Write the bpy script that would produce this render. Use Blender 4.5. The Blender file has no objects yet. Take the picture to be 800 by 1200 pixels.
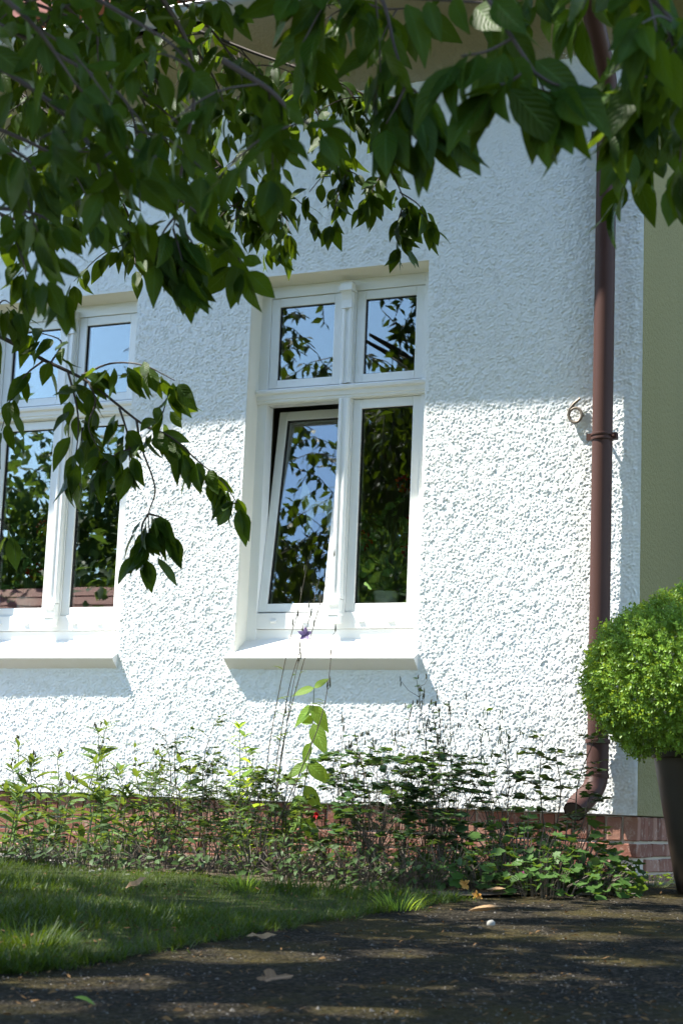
import bpy, bmesh, math, random
import numpy as np
from mathutils import Vector, Matrix

rng = np.random.default_rng(7)
random.seed(7)
D = bpy.data
SC = bpy.context.scene
COL = SC.collection
PI = math.pi

# ------------------------------------------------------------------ camera
CAM = np.array([0.0, -8.2587, 0.2987])
FPX = 2050.0                       # focal length in photo pixels (photo 800 x 1200)
RM = np.array([[0.9050269741743676, 0.42351601020466395, 0.039501457151748444],
               [0.03507804752977399, -0.1668639796995364, 0.9853557443179247],
               [-0.423905303810046, 0.890387893773919, 0.165872517381744]])   # right, up, forward
cam_d = D.cameras.new('camera')
cam = D.objects.new('camera', cam_d)
COL.objects.link(cam)
r_, u_, f_ = RM
cam.matrix_world = Matrix(((r_[0], u_[0], -f_[0], CAM[0]), (r_[1], u_[1], -f_[1], CAM[1]),
                           (r_[2], u_[2], -f_[2], CAM[2]), (0, 0, 0, 1)))
cam_d.sensor_fit = 'VERTICAL'
cam_d.sensor_height = 36.0
cam_d.sensor_width = 24.0
cam_d.lens = FPX / 1200 * 36
cam_d.clip_start = 0.05
cam_d.clip_end = 2000
cam_d.dof.use_dof = True
cam_d.dof.focus_distance = 8.9
cam_d.dof.aperture_fstop = 8.0
SC.camera = cam

# ------------------------------------------------------------------ sky and sun
SUN = np.array([-2.15, -1.0, 3.7])
SUN = SUN / np.linalg.norm(SUN)
elev = math.asin(SUN[2])
world = D.worlds.new('World')
SC.world = world
world.use_nodes = True
wn, wl = world.node_tree.nodes, world.node_tree.links
wn.clear()
wo = wn.new('ShaderNodeOutputWorld')
bg = wn.new('ShaderNodeBackground')
sky = wn.new('ShaderNodeTexSky')
sky.sky_type = 'NISHITA'
sky.sun_disc = False
sky.sun_elevation = elev
sky.sun_rotation = math.atan2(SUN[0], SUN[1])
sky.air_density = 1.2
sky.dust_density = 0.25
sky.ozone_density = 4.0
bg.inputs['Strength'].default_value = 0.148
# scattered fair-weather clouds over the whole dome
tc = wn.new('ShaderNodeTexCoord')
mp = wn.new('ShaderNodeMapping')
mp.inputs['Scale'].default_value = (1.6, 1.6, 3.2)
cn = wn.new('ShaderNodeTexNoise')
cn.inputs['Scale'].default_value = 2.3
cn.inputs['Detail'].default_value = 7
cn.inputs['Roughness'].default_value = 0.58
cr = wn.new('ShaderNodeValToRGB')
cr.color_ramp.elements[0].position = 0.585
cr.color_ramp.elements[1].position = 0.72
cm = wn.new('ShaderNodeMixRGB')
cm.inputs['Color2'].default_value = (5.0, 5.5, 6.4, 1)
wl.new(tc.outputs['Generated'], mp.inputs['Vector'])
wl.new(mp.outputs['Vector'], cn.inputs['Vector'])
wl.new(cn.outputs['Fac'], cr.inputs['Fac'])
wl.new(cr.outputs['Color'], cm.inputs['Fac'])
wl.new(sky.outputs['Color'], cm.inputs['Color1'])
wl.new(cm.outputs['Color'], bg.inputs['Color'])
wl.new(bg.outputs['Background'], wo.inputs['Surface'])

sd = D.lights.new('sun', 'SUN')
sd.energy = 5.0
sd.angle = math.radians(0.53)
sd.color = (1.0, 0.95, 0.86)
sun = D.objects.new('sun', sd)
COL.objects.link(sun)
sun.rotation_euler = Vector(SUN).to_track_quat('Z', 'Y').to_euler()
sun.location = Vector(SUN) * 30

SC.view_settings.view_transform = 'Standard'
SC.view_settings.look = 'None'
SC.view_settings.gamma = 1.0
SC.view_settings.exposure = 1.8
SC.view_settings.use_curve_mapping = False
SC.cycles.max_bounces = 8
SC.cycles.transparent_max_bounces = 12


# ------------------------------------------------------------------ pixel helpers
def ray(px, py):
    return RM.T @ np.array([(px - 400) / FPX, -(py - 600) / FPX, 1.0])


def at(px, py, depth):
    return CAM + ray(px, py) * depth


def on_plane(px, py, y):
    d = ray(px, py)
    return CAM + d * (y - CAM[1]) / d[1]


SLOPE = 0.035


def gz(y):
    y = max(y, -16.0)
    return 0.0 if y > -0.9 else -SLOPE * (-y - 0.9)


def on_ground(px, py):
    d = ray(px, py)
    p = CAM + d * (0 - CAM[2]) / d[2]
    for _ in range(30):
        p = CAM + d * (gz(p[1]) - CAM[2]) / d[2]
    return p


def project(p):
    q = RM @ (np.asarray(p) - CAM)
    if q[2] < 0.05:
        return None
    return 400 + FPX * q[0] / q[2], 600 - FPX * q[1] / q[2], q[2]


# ------------------------------------------------------------------ object helpers
def tag(o, label=None, cat=None, group=None, kind=None):
    if label: o['label'] = label
    if cat: o['category'] = cat
    if group: o['group'] = group
    if kind: o['kind'] = kind
    return o


def empty(name, loc=(0, 0, 0), label=None, cat=None, group=None):
    o = D.objects.new(name, None)
    COL.objects.link(o)
    o.location = Vector(loc)
    return tag(o, label, cat, group)


def link_mesh(name, me, mat, parent=None, keep=True):
    o = D.objects.new(name, me)
    COL.objects.link(o)
    for m in (mat if isinstance(mat, (list, tuple)) else [mat]):
        if m is not None and len(me.materials) < (len(mat) if isinstance(mat, (list, tuple)) else 1):
            me.materials.append(m)
    if parent is not None:
        o.parent = parent
        pl = parent_world(parent)
        o.location = -pl if keep else Vector((0, 0, 0))
    return o


def parent_world(o):
    v = Vector((0, 0, 0))
    while o is not None:
        v = v + o.location
        o = o.parent
    return v


def mesh_np(name, V, F4, smooth=False, uv=None, F3=None):
    """fast mesh from numpy arrays: F4 quads (n,4), F3 triangles (m,3); uv per vertex."""
    V = np.asarray(V, dtype=np.float32)
    me = D.meshes.new(name)
    F4 = np.zeros((0, 4), np.int32) if F4 is None else np.asarray(F4, np.int32)
    F3 = np.zeros((0, 3), np.int32) if F3 is None else np.asarray(F3, np.int32)
    li = np.concatenate([F4.ravel(), F3.ravel()]).astype(np.int32)
    n4, n3 = len(F4), len(F3)
    me.vertices.add(len(V))
    me.vertices.foreach_set('co', V.ravel())
    me.loops.add(len(li))
    me.loops.foreach_set('vertex_index', li)
    me.polygons.add(n4 + n3)
    st = np.concatenate([np.arange(n4) * 4, n4 * 4 + np.arange(n3) * 3]).astype(np.int32)
    me.polygons.foreach_set('loop_start', st)
    if smooth:
        me.polygons.foreach_set('use_smooth', np.ones(n4 + n3, bool))
    if uv is not None:
        l = me.uv_layers.new(name='uv')
        l.data.foreach_set('uv', np.asarray(uv, np.float32)[li].ravel())
    me.update(calc_edges=True)
    me.validate()
    return me


class MB:
    """collects boxes, prisms, tubes and lathes into one mesh"""

    def __init__(self):
        self.v, self.f, self.n = [], [], 0

    def add(self, V, F):
        self.v.extend([tuple(float(c) for c in p) for p in V])
        self.f.extend([tuple(int(i) + self.n for i in q) for q in F])
        self.n += len(V)

    def box(self, x0, x1, y0, y1, z0, z1):
        V = [(x, y, z) for x in (x0, x1) for y in (y0, y1) for z in (z0, z1)]
        self.add(V, [(0, 1, 3, 2), (4, 6, 7, 5), (0, 4, 5, 1), (2, 3, 7, 6), (0, 2, 6, 4), (1, 5, 7, 3)])
        return self

    def extrude_x(self, prof, x0, x1):
        """prof: list of (y, z); extruded along x"""
        n = len(prof)
        V = [(x0, y, z) for y, z in prof] + [(x1, y, z) for y, z in prof]
        F = [(i, (i + 1) % n, n + (i + 1) % n, n + i) for i in range(n)]
        self.add(V, F + [tuple(range(n))[::-1], tuple(range(n, 2 * n))])
        return self

    def extrude_z(self, prof, z0, z1):
        """prof: list of (x, y); extruded along z"""
        n = len(prof)
        V = [(x, y, z0) for x, y in prof] + [(x, y, z1) for x, y in prof]
        F = [(i, (i + 1) % n, n + (i + 1) % n, n + i) for i in range(n)]
        self.add(V, F + [tuple(range(n))[::-1], tuple(range(n, 2 * n))])
        return self

    def tube(self, pts, rad, seg=8, cap=True):
        pts = [np.asarray(p, float) for p in pts]
        m = len(pts)
        rad = rad if hasattr(rad, '__len__') else [rad] * m
        V, F = [], []
        t0 = pts[1] - pts[0]
        ref = np.array([0.3, 0.9, 0.2]) if abs(t0[2]) > 0.8 * np.linalg.norm(t0) else np.array([0, 0, 1.0])
        for i in range(m):
            t = pts[min(i + 1, m - 1)] - pts[max(i - 1, 0)]
            t = t / (np.linalg.norm(t) + 1e-9)
            a = np.cross(t, ref); a /= np.linalg.norm(a) + 1e-9
            b = np.cross(t, a)
            for k in range(seg):
                an = 2 * PI * k / seg
                V.append(pts[i] + rad[i] * (math.cos(an) * a + math.sin(an) * b))
        for i in range(m - 1):
            for k in range(seg):
                k2 = (k + 1) % seg
                F.append((i * seg + k, i * seg + k2, (i + 1) * seg + k2, (i + 1) * seg + k))
        if cap:
            F += [tuple(range(seg))[::-1], tuple((m - 1) * seg + k for k in range(seg))]
        self.add(V, F)
        return self

    def lathe(self, prof, cx, cy, seg=40):
        """prof: list of (r, z)"""
        V, F = [], []
        for r, z in prof:
            for k in range(seg):
                a = 2 * PI * k / seg
                V.append((cx + r * math.cos(a), cy + r * math.sin(a), z))
        for i in range(len(prof) - 1):
            for k in range(seg):
                k2 = (k + 1) % seg
                F.append((i * seg + k, i * seg + k2, (i + 1) * seg + k2, (i + 1) * seg + k))
        self.add(V, F)
        return self

    def build(self, name, mat, parent=None, smooth=False, bevel=0.0, loc=None):
        me = D.meshes.new(name)
        me.from_pydata(self.v, [], self.f)
        bm = bmesh.new(); bm.from_mesh(me)
        bmesh.ops.recalc_face_normals(bm, faces=bm.faces)
        if bevel > 0:
            bmesh.ops.bevel(bm, geom=[e for e in bm.edges if len(e.link_faces) == 2 and e.calc_face_angle(0) > 0.5],
                            offset=bevel, segments=2, affect='EDGES', profile=0.6)
        bm.to_mesh(me); bm.free()
        if smooth:
            me.polygons.foreach_set('use_smooth', np.ones(len(me.polygons), bool))
            try:
                me.set_sharp_from_angle(angle=math.radians(40))
            except Exception:
                pass
        return link_mesh(name, me, mat, parent)


# ------------------------------------------------------------------ materials
class NT:
    def __init__(self, name):
        self.m = D.materials.new(name)
        self.m.use_nodes = True
        self.t = self.m.node_tree
        self.t.nodes.clear()
        self.out = self.n('ShaderNodeOutputMaterial')

    def n(self, typ, **kw):
        nd = self.t.nodes.new(typ)
        for k, v in kw.items():
            if k in nd.inputs:
                nd.inputs[k].default_value = v
            else:
                setattr(nd, k, v)
        return nd

    def l(self, a, b):
        self.t.links.new(a, b)

    def coord(self, kind='Object'):
        return self.n('ShaderNodeTexCoord').outputs[kind]

    def noise(self, vec, scale, detail=4, rough=0.55):
        nd = self.n('ShaderNodeTexNoise')
        nd.inputs['Scale'].default_value = scale
        nd.inputs['Detail'].default_value = detail
        nd.inputs['Roughness'].default_value = rough
        if vec is not None: self.l(vec, nd.inputs['Vector'])
        return nd.outputs['Fac']

    def ramp(self, fac, stops):
        nd = self.n('ShaderNodeValToRGB')
        e = nd.color_ramp.elements
        while len(e) < len(stops): e.new(0.5)
        for el, (p, c) in zip(e, stops):
            el.position = p
            el.color = (c[0], c[1], c[2], 1) if hasattr(c, '__len__') else (c, c, c, 1)
        self.l(fac, nd.inputs['Fac'])
        return nd.outputs['Color']

    def mix(self, fac, a, b, typ='MIX'):
        nd = self.n('ShaderNodeMixRGB', blend_type=typ)
        for s, v in (('Fac', fac), ('Color1', a), ('Color2', b)):
            if isinstance(v, (int, float)): nd.inputs[s].default_value = v
            elif isinstance(v, (tuple, list)): nd.inputs[s].default_value = (*v[:3], 1)
            else: self.l(v, nd.inputs[s])
        return nd.outputs['Color']

    def math(self, op, a, b=0.0):
        nd = self.n('ShaderNodeMath', operation=op)
        for i, v in enumerate((a, b)):
            if isinstance(v, (int, float)): nd.inputs[i].default_value = v
            else: self.l(v, nd.inputs[i])
        return nd.outputs[0]

    def bump(self, h, strength=0.3, dist=0.01):
        nd = self.n('ShaderNodeBump')
        nd.inputs['Strength'].default_value = strength
        nd.inputs['Distance'].default_value = dist
        self.l(h, nd.inputs['Height'])
        return nd.outputs['Normal']

    def pbr(self, color, rough=0.6, normal=None, metal=0.0, spec=0.5):
        p = self.n('ShaderNodeBsdfPrincipled')
        if isinstance(color, (tuple, list)): p.inputs['Base Color'].default_value = (*color[:3], 1)
        else: self.l(color, p.inputs['Base Color'])
        if isinstance(rough, (int, float)): p.inputs['Roughness'].default_value = rough
        else: self.l(rough, p.inputs['Roughness'])
        p.inputs['Metallic'].default_value = metal
        p.inputs['Specular IOR Level'].default_value = spec
        if normal is not None: self.l(normal, p.inputs['Normal'])
        return p.outputs['BSDF']

    def done(self, sh):
        self.l(sh, self.out.inputs['Surface'])
        return self.m


def m_stucco(name, a, b, scale=60, strength=0.5, dist=0.004):
    t = NT(name); c = t.coord()
    n1 = t.noise(c, 1.1, 5); n2 = t.noise(c, scale, 4, 0.65)
    col = t.mix(n1, a, b)
    drips = t.n('ShaderNodeMapping'); drips.inputs['Scale'].default_value = (6, 6, 0.7); t.l(c, drips.inputs['Vector'])
    st = t.ramp(t.noise(drips.outputs['Vector'], 1.4, 4), [(0.55, 1.0), (0.85, 0.95)])
    col = t.mix(1.0, col, st, 'MULTIPLY')
    sz = t.n('ShaderNodeSeparateXYZ'); t.l(c, sz.inputs[0])
    low = t.n('ShaderNodeMapRange'); low.inputs['From Min'].default_value = 0.75; low.inputs['From Max'].default_value = 0.28; t.l(sz.outputs['Z'], low.inputs['Value'])
    spl = t.math('MULTIPLY', t.math('MULTIPLY', low.outputs[0], low.outputs[0]), t.ramp(t.noise(c, 9, 6, 0.7), [(0.42, 0.0), (0.7, 0.55)]))
    col = t.mix(spl, col, (0.34, 0.29, 0.20))
    return t.done(t.pbr(col, 0.9, t.bump(n2, strength, dist), spec=0.2))


def m_plain(name, a, b=None, rough=0.5, scale=8, bump=0.0, bscale=40, metal=0.0, spec=0.5):
    t = NT(name); c = t.coord()
    b = b or tuple(x * 0.85 for x in a)
    col = t.mix(t.noise(c, scale, 5), a, b)
    nr = t.bump(t.noise(c, bscale, 3), bump, 0.003) if bump else None
    return t.done(t.pbr(col, rough, nr, metal, spec))


def m_leaf(name, top, under, trans, fac=0.35, rough=0.5, veins=True, vary=0.5, spec=0.15):
    t = NT(name)
    gi = t.n('ShaderNodeNewGeometry'); oi = t.n('ShaderNodeObjectInfo')
    r = t.math('FRACT', t.math('ADD', gi.outputs['Random Per Island'], oi.outputs['Random']))
    base = t.mix(gi.outputs['Backfacing'], top, under)
    dk = tuple(x * (1 - vary) for x in top)
    base = t.mix(t.math('MULTIPLY', r, 0.55), base, dk)
    tr = t.mix(r, trans, tuple(x * (1 - vary * 0.6) for x in trans))
    nrm = None
    if veins:
        uv = t.n('ShaderNodeUVMap'); uv.uv_map = 'uv'
        sp = t.n('ShaderNodeSeparateXYZ'); t.l(uv.outputs['UV'], sp.inputs[0])
        ax = t.math('ABSOLUTE', t.math('SUBTRACT', sp.outputs['X'], 0.5))
        s = t.math('SINE', t.math('MULTIPLY', t.math('SUBTRACT', sp.outputs['Y'], t.math('MULTIPLY', ax, 0.55)), 56.0))
        side = t.math('GREATER_THAN', s, 0.9)
        mid = t.math('LESS_THAN', ax, 0.035)
        v = t.math('MAXIMUM', t.math('MULTIPLY', side, 0.45), mid)
        base = t.mix(t.math('MULTIPLY', v, 0.5), base, tuple(min(1, x * 2.2 + 0.02) for x in top))
        tr = t.mix(t.math('MULTIPLY', v, 0.5), tr, tuple(x * 0.5 for x in trans))
        nrm = t.bump(s, 0.25, 0.002)
    p = t.pbr(base, rough, nrm, spec=spec)
    tl = t.n('ShaderNodeBsdfTranslucent'); t.l(tr, tl.inputs['Color'])
    mx = t.n('ShaderNodeMixShader'); mx.inputs['Fac'].default_value = fac
    t.l(p, mx.inputs[1]); t.l(tl.outputs[0], mx.inputs[2])
    return t.done(mx.outputs[0])


M = {}
M['stucco'] = m_stucco('white roughcast', (0.785, 0.805, 0.80), (0.75, 0.77, 0.76), 90, 0.35, 0.003)
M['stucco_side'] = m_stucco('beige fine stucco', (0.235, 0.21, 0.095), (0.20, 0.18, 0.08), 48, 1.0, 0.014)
M['reveal'] = m_stucco('cream smooth plaster', (0.76, 0.74, 0.66), (0.72, 0.70, 0.61), 70, 0.25, 0.003)
M['soffit'] = m_stucco('shade-browned soffit roughcast', (0.36, 0.32, 0.22), (0.30, 0.27, 0.18), 45, 1.0, 0.02)  # cream roughcast browned in the colour to imitate shade under the eaves
M['frame'] = m_plain('white window enamel', (0.80, 0.81, 0.80), (0.77, 0.78, 0.77), 0.32, 5, 0.02, 90)
M['seal'] = m_plain('black rubber', (0.02, 0.02, 0.02), None, 0.6)
M['sill'] = m_plain('white sill paint', (0.80, 0.79, 0.76), (0.72, 0.71, 0.67), 0.55, 9, 0.15, 60)
M['room'] = m_plain('room wall paint', (0.34, 0.31, 0.26), None, 0.9)
M['floorwood'] = m_plain('room floor wood', (0.16, 0.09, 0.05), None, 0.6)
M['mortar'] = m_plain('plinth mortar', (0.50, 0.45, 0.39), (0.40, 0.36, 0.31), 0.95, 14, 0.6, 90)
M['zinc'] = m_plain('weathered zinc', (0.42, 0.43, 0.42), (0.30, 0.31, 0.31), 0.5, 6, 0.05, 30, 0.6)
M['roof'] = m_plain('roof tiles', (0.32, 0.10, 0.06), (0.22, 0.07, 0.05), 0.75, 6, 0.3, 20)
M['clamp'] = m_plain('clamp metal', (0.06, 0.045, 0.04), None, 0.5, metal=0.4)
M['bronze'] = m_plain('dull bronze', (0.20, 0.165, 0.13), (0.12, 0.10, 0.08), 0.5, 60, metal=0.5)
M['bark'] = m_plain('cherry bark', (0.075, 0.055, 0.045), (0.035, 0.026, 0.022), 0.85, 30, 0.6, 50)
M['twig'] = m_plain('cherry twig', (0.05, 0.034, 0.026), (0.03, 0.02, 0.016), 0.7, 40)
M['stemgreen'] = m_plain('green stem', (0.10, 0.14, 0.04), (0.07, 0.09, 0.03), 0.6, 30)
M['stembrown'] = m_plain('brown stem', (0.075, 0.055, 0.035), (0.05, 0.04, 0.025), 0.7, 30)
M['pod'] = m_plain('seed pod', (0.05, 0.055, 0.025), (0.035, 0.03, 0.018), 0.7, 60)
M['podgreen'] = m_plain('green seed pod', (0.10, 0.14, 0.05), (0.06, 0.08, 0.03), 0.6, 60)
M['pebble'] = m_plain('pale pebble', (0.26, 0.25, 0.22), (0.14, 0.135, 0.12), 0.8, 20, 0.3, 60)
M['chip'] = m_plain('grey chipping', (0.085, 0.075, 0.062), (0.045, 0.04, 0.033), 0.85, 90)
M['terracotta'] = m_plain('white ceramic', (0.72, 0.74, 0.72), None, 0.35)
M['orange'] = m_plain('rust orange felt', (0.36, 0.11, 0.035), (0.25, 0.07, 0.02), 0.9, 30, 0.4)
M['horse'] = m_plain('mint painted wood', (0.78, 0.86, 0.80), None, 0.5)
M['saddle'] = m_plain('yellow painted wood', (0.62, 0.55, 0.16), None, 0.5)
M['plaster2'] = m_plain('neighbour plaster', (0.55, 0.52, 0.45), None, 0.9)

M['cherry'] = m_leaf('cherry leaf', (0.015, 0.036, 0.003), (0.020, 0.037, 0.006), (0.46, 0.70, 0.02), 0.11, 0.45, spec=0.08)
M['box'] = m_leaf('box leaf', (0.16, 0.29, 0.035), (0.11, 0.18, 0.03), (0.5, 0.68, 0.05), 0.28, 0.45, False, 0.65, spec=0.25)
M['phlox'] = m_leaf('phlox leaf', (0.06, 0.11, 0.025), (0.065, 0.105, 0.035), (0.38, 0.52, 0.05), 0.17, 0.5, True)
M['fine'] = m_leaf('small dark leaf', (0.04, 0.075, 0.02), (0.045, 0.07, 0.03), (0.24, 0.36, 0.04), 0.13, 0.5, False)
M['colum'] = m_leaf('columbine leaf', (0.04, 0.085, 0.03), (0.05, 0.085, 0.04), (0.24, 0.40, 0.05), 0.13, 0.5, False)
M['lime'] = m_leaf('lime leaf', (0.13, 0.23, 0.035), (0.14, 0.22, 0.06), (0.50, 0.66, 0.05), 0.45, 0.45)
M['crane'] = m_leaf('cranesbill leaf', (0.045, 0.095, 0.02), (0.055, 0.09, 0.03), (0.30, 0.48, 0.04), 0.15, 0.5, False)
M['geran'] = m_leaf('geranium leaf', (0.20, 0.34, 0.10), (0.20, 0.32, 0.12), (0.35, 0.5, 0.1), 0.3, 0.6, False)
M['grass'] = m_leaf('grass blade', (0.024, 0.048, 0.005), (0.024, 0.048, 0.006), (0.34, 0.50, 0.02), 0.12, 0.5, False)
M['far'] = m_leaf('far tree leaf', (0.05, 0.10, 0.02), (0.06, 0.11, 0.03), (0.24, 0.38, 0.04), 0.3, 0.5, False)
M['red'] = m_leaf('red petal', (0.50, 0.012, 0.018), (0.45, 0.015, 0.02), (0.6, 0.03, 0.03), 0.3, 0.5, False)
M['violet'] = m_leaf('violet petal', (0.17, 0.13, 0.28), (0.20, 0.15, 0.32), (0.35, 0.25, 0.5), 0.3, 0.5, False)
M['pink'] = m_leaf('pink petal', (0.55, 0.12, 0.30), (0.55, 0.12, 0.3), (0.6, 0.2, 0.4), 0.3, 0.5, False)
M['amber'] = m_leaf('amber dried petal', (0.55, 0.30, 0.08), (0.5, 0.28, 0.08), (0.6, 0.35, 0.1), 0.3, 0.6, False)
M['dry'] = m_leaf('dry brown leaf', (0.20, 0.12, 0.065), (0.26, 0.17, 0.10), (0.3, 0.18, 0.06), 0.12, 0.75, True, 0.3)
M['litter'] = m_leaf('leaf litter', (0.13, 0.075, 0.03), (0.17, 0.10, 0.05), (0.2, 0.1, 0.03), 0.1, 0.85, False, 0.6)
M['dry2'] = m_leaf('pale dry leaf', (0.30, 0.19, 0.10), (0.33, 0.22, 0.12), (0.3, 0.2, 0.1), 0.1, 0.8, True, 0.3)

# brick: speckled, each brick its own tint through the object's random value
t = NT('plinth brick'); c = t.coord(); oi = t.n('ShaderNodeObjectInfo')
col = t.ramp(oi.outputs['Random'], [(0.0, (0.15, 0.062, 0.042)), (0.5, (0.21, 0.09, 0.062)), (1.0, (0.27, 0.145, 0.105))])
vadd = t.n('ShaderNodeVectorMath', operation='ADD'); t.l(c, vadd.inputs[0])
cmb = t.n('ShaderNodeCombineXYZ'); t.l(t.math('MULTIPLY', oi.outputs['Random'], 40.0), cmb.inputs[0]); t.l(cmb.outputs[0], vadd.inputs[1])
nz = t.noise(vadd.outputs[0], 22, 6, 0.7)
col = t.mix(t.ramp(nz, [(0.52, 0.0), (0.72, 0.55)]), col, (0.52, 0.44, 0.37))
M['brick'] = t.done(t.pbr(col, 0.9, t.bump(t.noise(vadd.outputs[0], 90, 4), 0.5, 0.004), spec=0.2))

# brown enamelled downpipe
t = NT('brown downpipe paint'); c = t.coord()
mp2 = t.n('ShaderNodeMapping'); mp2.inputs['Scale'].default_value = (18, 18, 1.5); t.l(c, mp2.inputs['Vector'])
nz = t.noise(mp2.outputs['Vector'], 2.0, 5)
M['pipe'] = t.done(t.pbr(t.mix(nz, (0.070, 0.034, 0.027), (0.050, 0.025, 0.021)), t.math('ADD', t.math('MULTIPLY', nz, 0.2), 0.40), spec=0.15))

# dark glazed planter
t = NT('dark planter glaze'); c = t.coord(); nz = t.noise(c, 9, 5)
M['pot'] = t.done(t.pbr(t.mix(nz, (0.018, 0.013, 0.010), (0.036, 0.028, 0.020)), t.math('ADD', t.math('MULTIPLY', nz, 0.2), 0.3), t.bump(nz, 0.1, 0.004), spec=0.2))

# window glass: reflective coated pane
t = NT('window glass')
fr = t.n('ShaderNodeFresnel'); fr.inputs['IOR'].default_value = 1.52
fac = t.math('MINIMUM', t.math('ADD', t.math('MULTIPLY', fr.outputs[0], 1.2), 0.04), 1.0)
nrm = t.bump(t.noise(t.coord(), 1.7, 1), 0.02, 0.02)
gl = t.n('ShaderNodeBsdfGlossy'); gl.inputs['Roughness'].default_value = 0.0; gl.inputs['Color'].default_value = (0.95, 0.98, 1, 1)
t.l(nrm, gl.inputs['Normal'])
tp = t.n('ShaderNodeBsdfTransparent'); tp.inputs['Color'].default_value = (0.90, 0.94, 0.92, 1)
mx = t.n('ShaderNodeMixShader'); t.l(fac, mx.inputs['Fac']); t.l(tp.outputs[0], mx.inputs[1]); t.l(gl.outputs[0], mx.inputs[2])
M['glass'] = t.done(mx.outputs[0])

# soil
t = NT('bed soil'); c = t.coord(); n1 = t.noise(c, 7, 6, 0.7); n2 = t.noise(c, 60, 4, 0.7)
M['soil'] = t.done(t.pbr(t.mix(n2, t.mix(n1, (0.045, 0.032, 0.022), (0.085, 0.06, 0.04)), (0.13, 0.10, 0.07), 'MIX'), 0.95, t.bump(t.mix(0.5, n1, n2), 1.0, 0.03), spec=0.2))
# turf under the grass blades
t = NT('turf'); c = t.coord()
M['turf'] = t.done(t.pbr(t.mix(t.noise(c, 30, 5), (0.022, 0.034, 0.009), (0.04, 0.045, 0.016)), 0.95, t.bump(t.noise(c, 80, 3), 0.8, 0.02), spec=0.1))
# old asphalt path with exposed chippings and moss
t = NT('mossy asphalt'); c = t.coord()
vo = t.n('ShaderNodeTexVoronoi'); vo.inputs['Scale'].default_value = 75; t.l(c, vo.inputs['Vector'])
stone = t.ramp(t.noise(vo.outputs['Position'], 60, 2, 0.9), [(0.3, (0.016, 0.014, 0.010)), (0.5, (0.032, 0.027, 0.019)), (0.78, (0.085, 0.074, 0.055))])
edge = t.ramp(vo.outputs['Distance'], [(0.25, 1.0), (0.6, 0.35)])
col = t.mix(1.0, stone, edge, 'MULTIPLY')
moss = t.ramp(t.math('ADD', t.math('MULTIPLY', t.noise(c, 2.1, 6, 0.65), 0.8), t.math('MULTIPLY', t.noise(c, 22, 4), 0.2)), [(0.46, 0.0), (0.60, 0.85)])
col = t.mix(moss, col, t.mix(t.noise(c, 50, 3), (0.022, 0.026, 0.008), (0.060, 0.040, 0.014)))
hgt = t.math('ADD', t.math('MULTIPLY', vo.outputs['Distance'], -1.0), t.math('MULTIPLY', t.noise(c, 5, 4), 2.0))
M['asphalt'] = t.done(t.pbr(col, 0.88, t.bump(hgt, 0.9, 0.012), spec=0.04))
t = NT('distant ground'); c = t.coord()
M['ground'] = t.done(t.pbr(t.mix(t.noise(c, 0.8, 6), (0.06, 0.075, 0.025), (0.10, 0.095, 0.05)), 0.95))

# ================================================================== THE SETTING
gx = np.array([-400, -60, -20, -12, -8, -4, 0, 4, 8, 20, 60, 400.])
gy = np.array([-400, -60, -30, -16, -12, -8, -4, -0.9, 0, 4, 12, 60, 400.])
V = [(x, y, gz(y) - 0.008) for y in gy for x in gx]
F = [(j * len(gx) + i, j * len(gx) + i + 1, (j + 1) * len(gx) + i + 1, (j + 1) * len(gx) + i) for j in range(len(gy) - 1) for i in range(len(gx) - 1)]
tag(link_mesh('ground', mesh_np('ground', V, F), M['ground']), kind='structure')


def sheet(name, poly, lift, mat, step=0.12, rough=0.0, seed=1):
    """terrain sheet filling a plan polygon, lifted above the ground and slightly uneven"""
    poly = np.array(poly)
    bm = bmesh.new()
    x0, y0 = poly.min(0); x1, y1 = poly.max(0)
    vs = [bm.verts.new((p[0], p[1], 0)) for p in poly]
    f = bm.faces.new(vs)
    for axis, a0, a1 in ((0, x0, x1), (1, y0, y1)):
        k = a0 + step
        while k < a1 - 1e-4:
            no = (1, 0, 0) if axis == 0 else (0, 1, 0)
            co = (k, 0, 0) if axis == 0 else (0, k, 0)
            bmesh.ops.bisect_plane(bm, geom=bm.verts[:] + bm.edges[:] + bm.faces[:], plane_co=co, plane_no=no)
            k += step
    rr = np.random.default_rng(seed)
    ph = rr.uniform(0, 6.28, (6, 2)); fr_ = rr.uniform(1.5, 7, (6, 2))
    for v in bm.verts:
        w = sum(math.sin(v.co.x * fr_[i, 0] + ph[i, 0]) * math.sin(v.co.y * fr_[i, 1] + ph[i, 1]) for i in range(6)) / 6
        v.co.z = gz(v.co.y) + lift + rough * (w + 0.6)
    bmesh.ops.recalc_face_normals(bm, faces=bm.faces)
    me = D.meshes.new(name); bm.to_mesh(me); bm.free()
    for p in me.polygons: p.use_smooth = True
    if me.polygons and me.polygons[0].normal.z < 0: me.flip_normals()
    return tag(link_mesh(name, me, mat), kind='structure')


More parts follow.
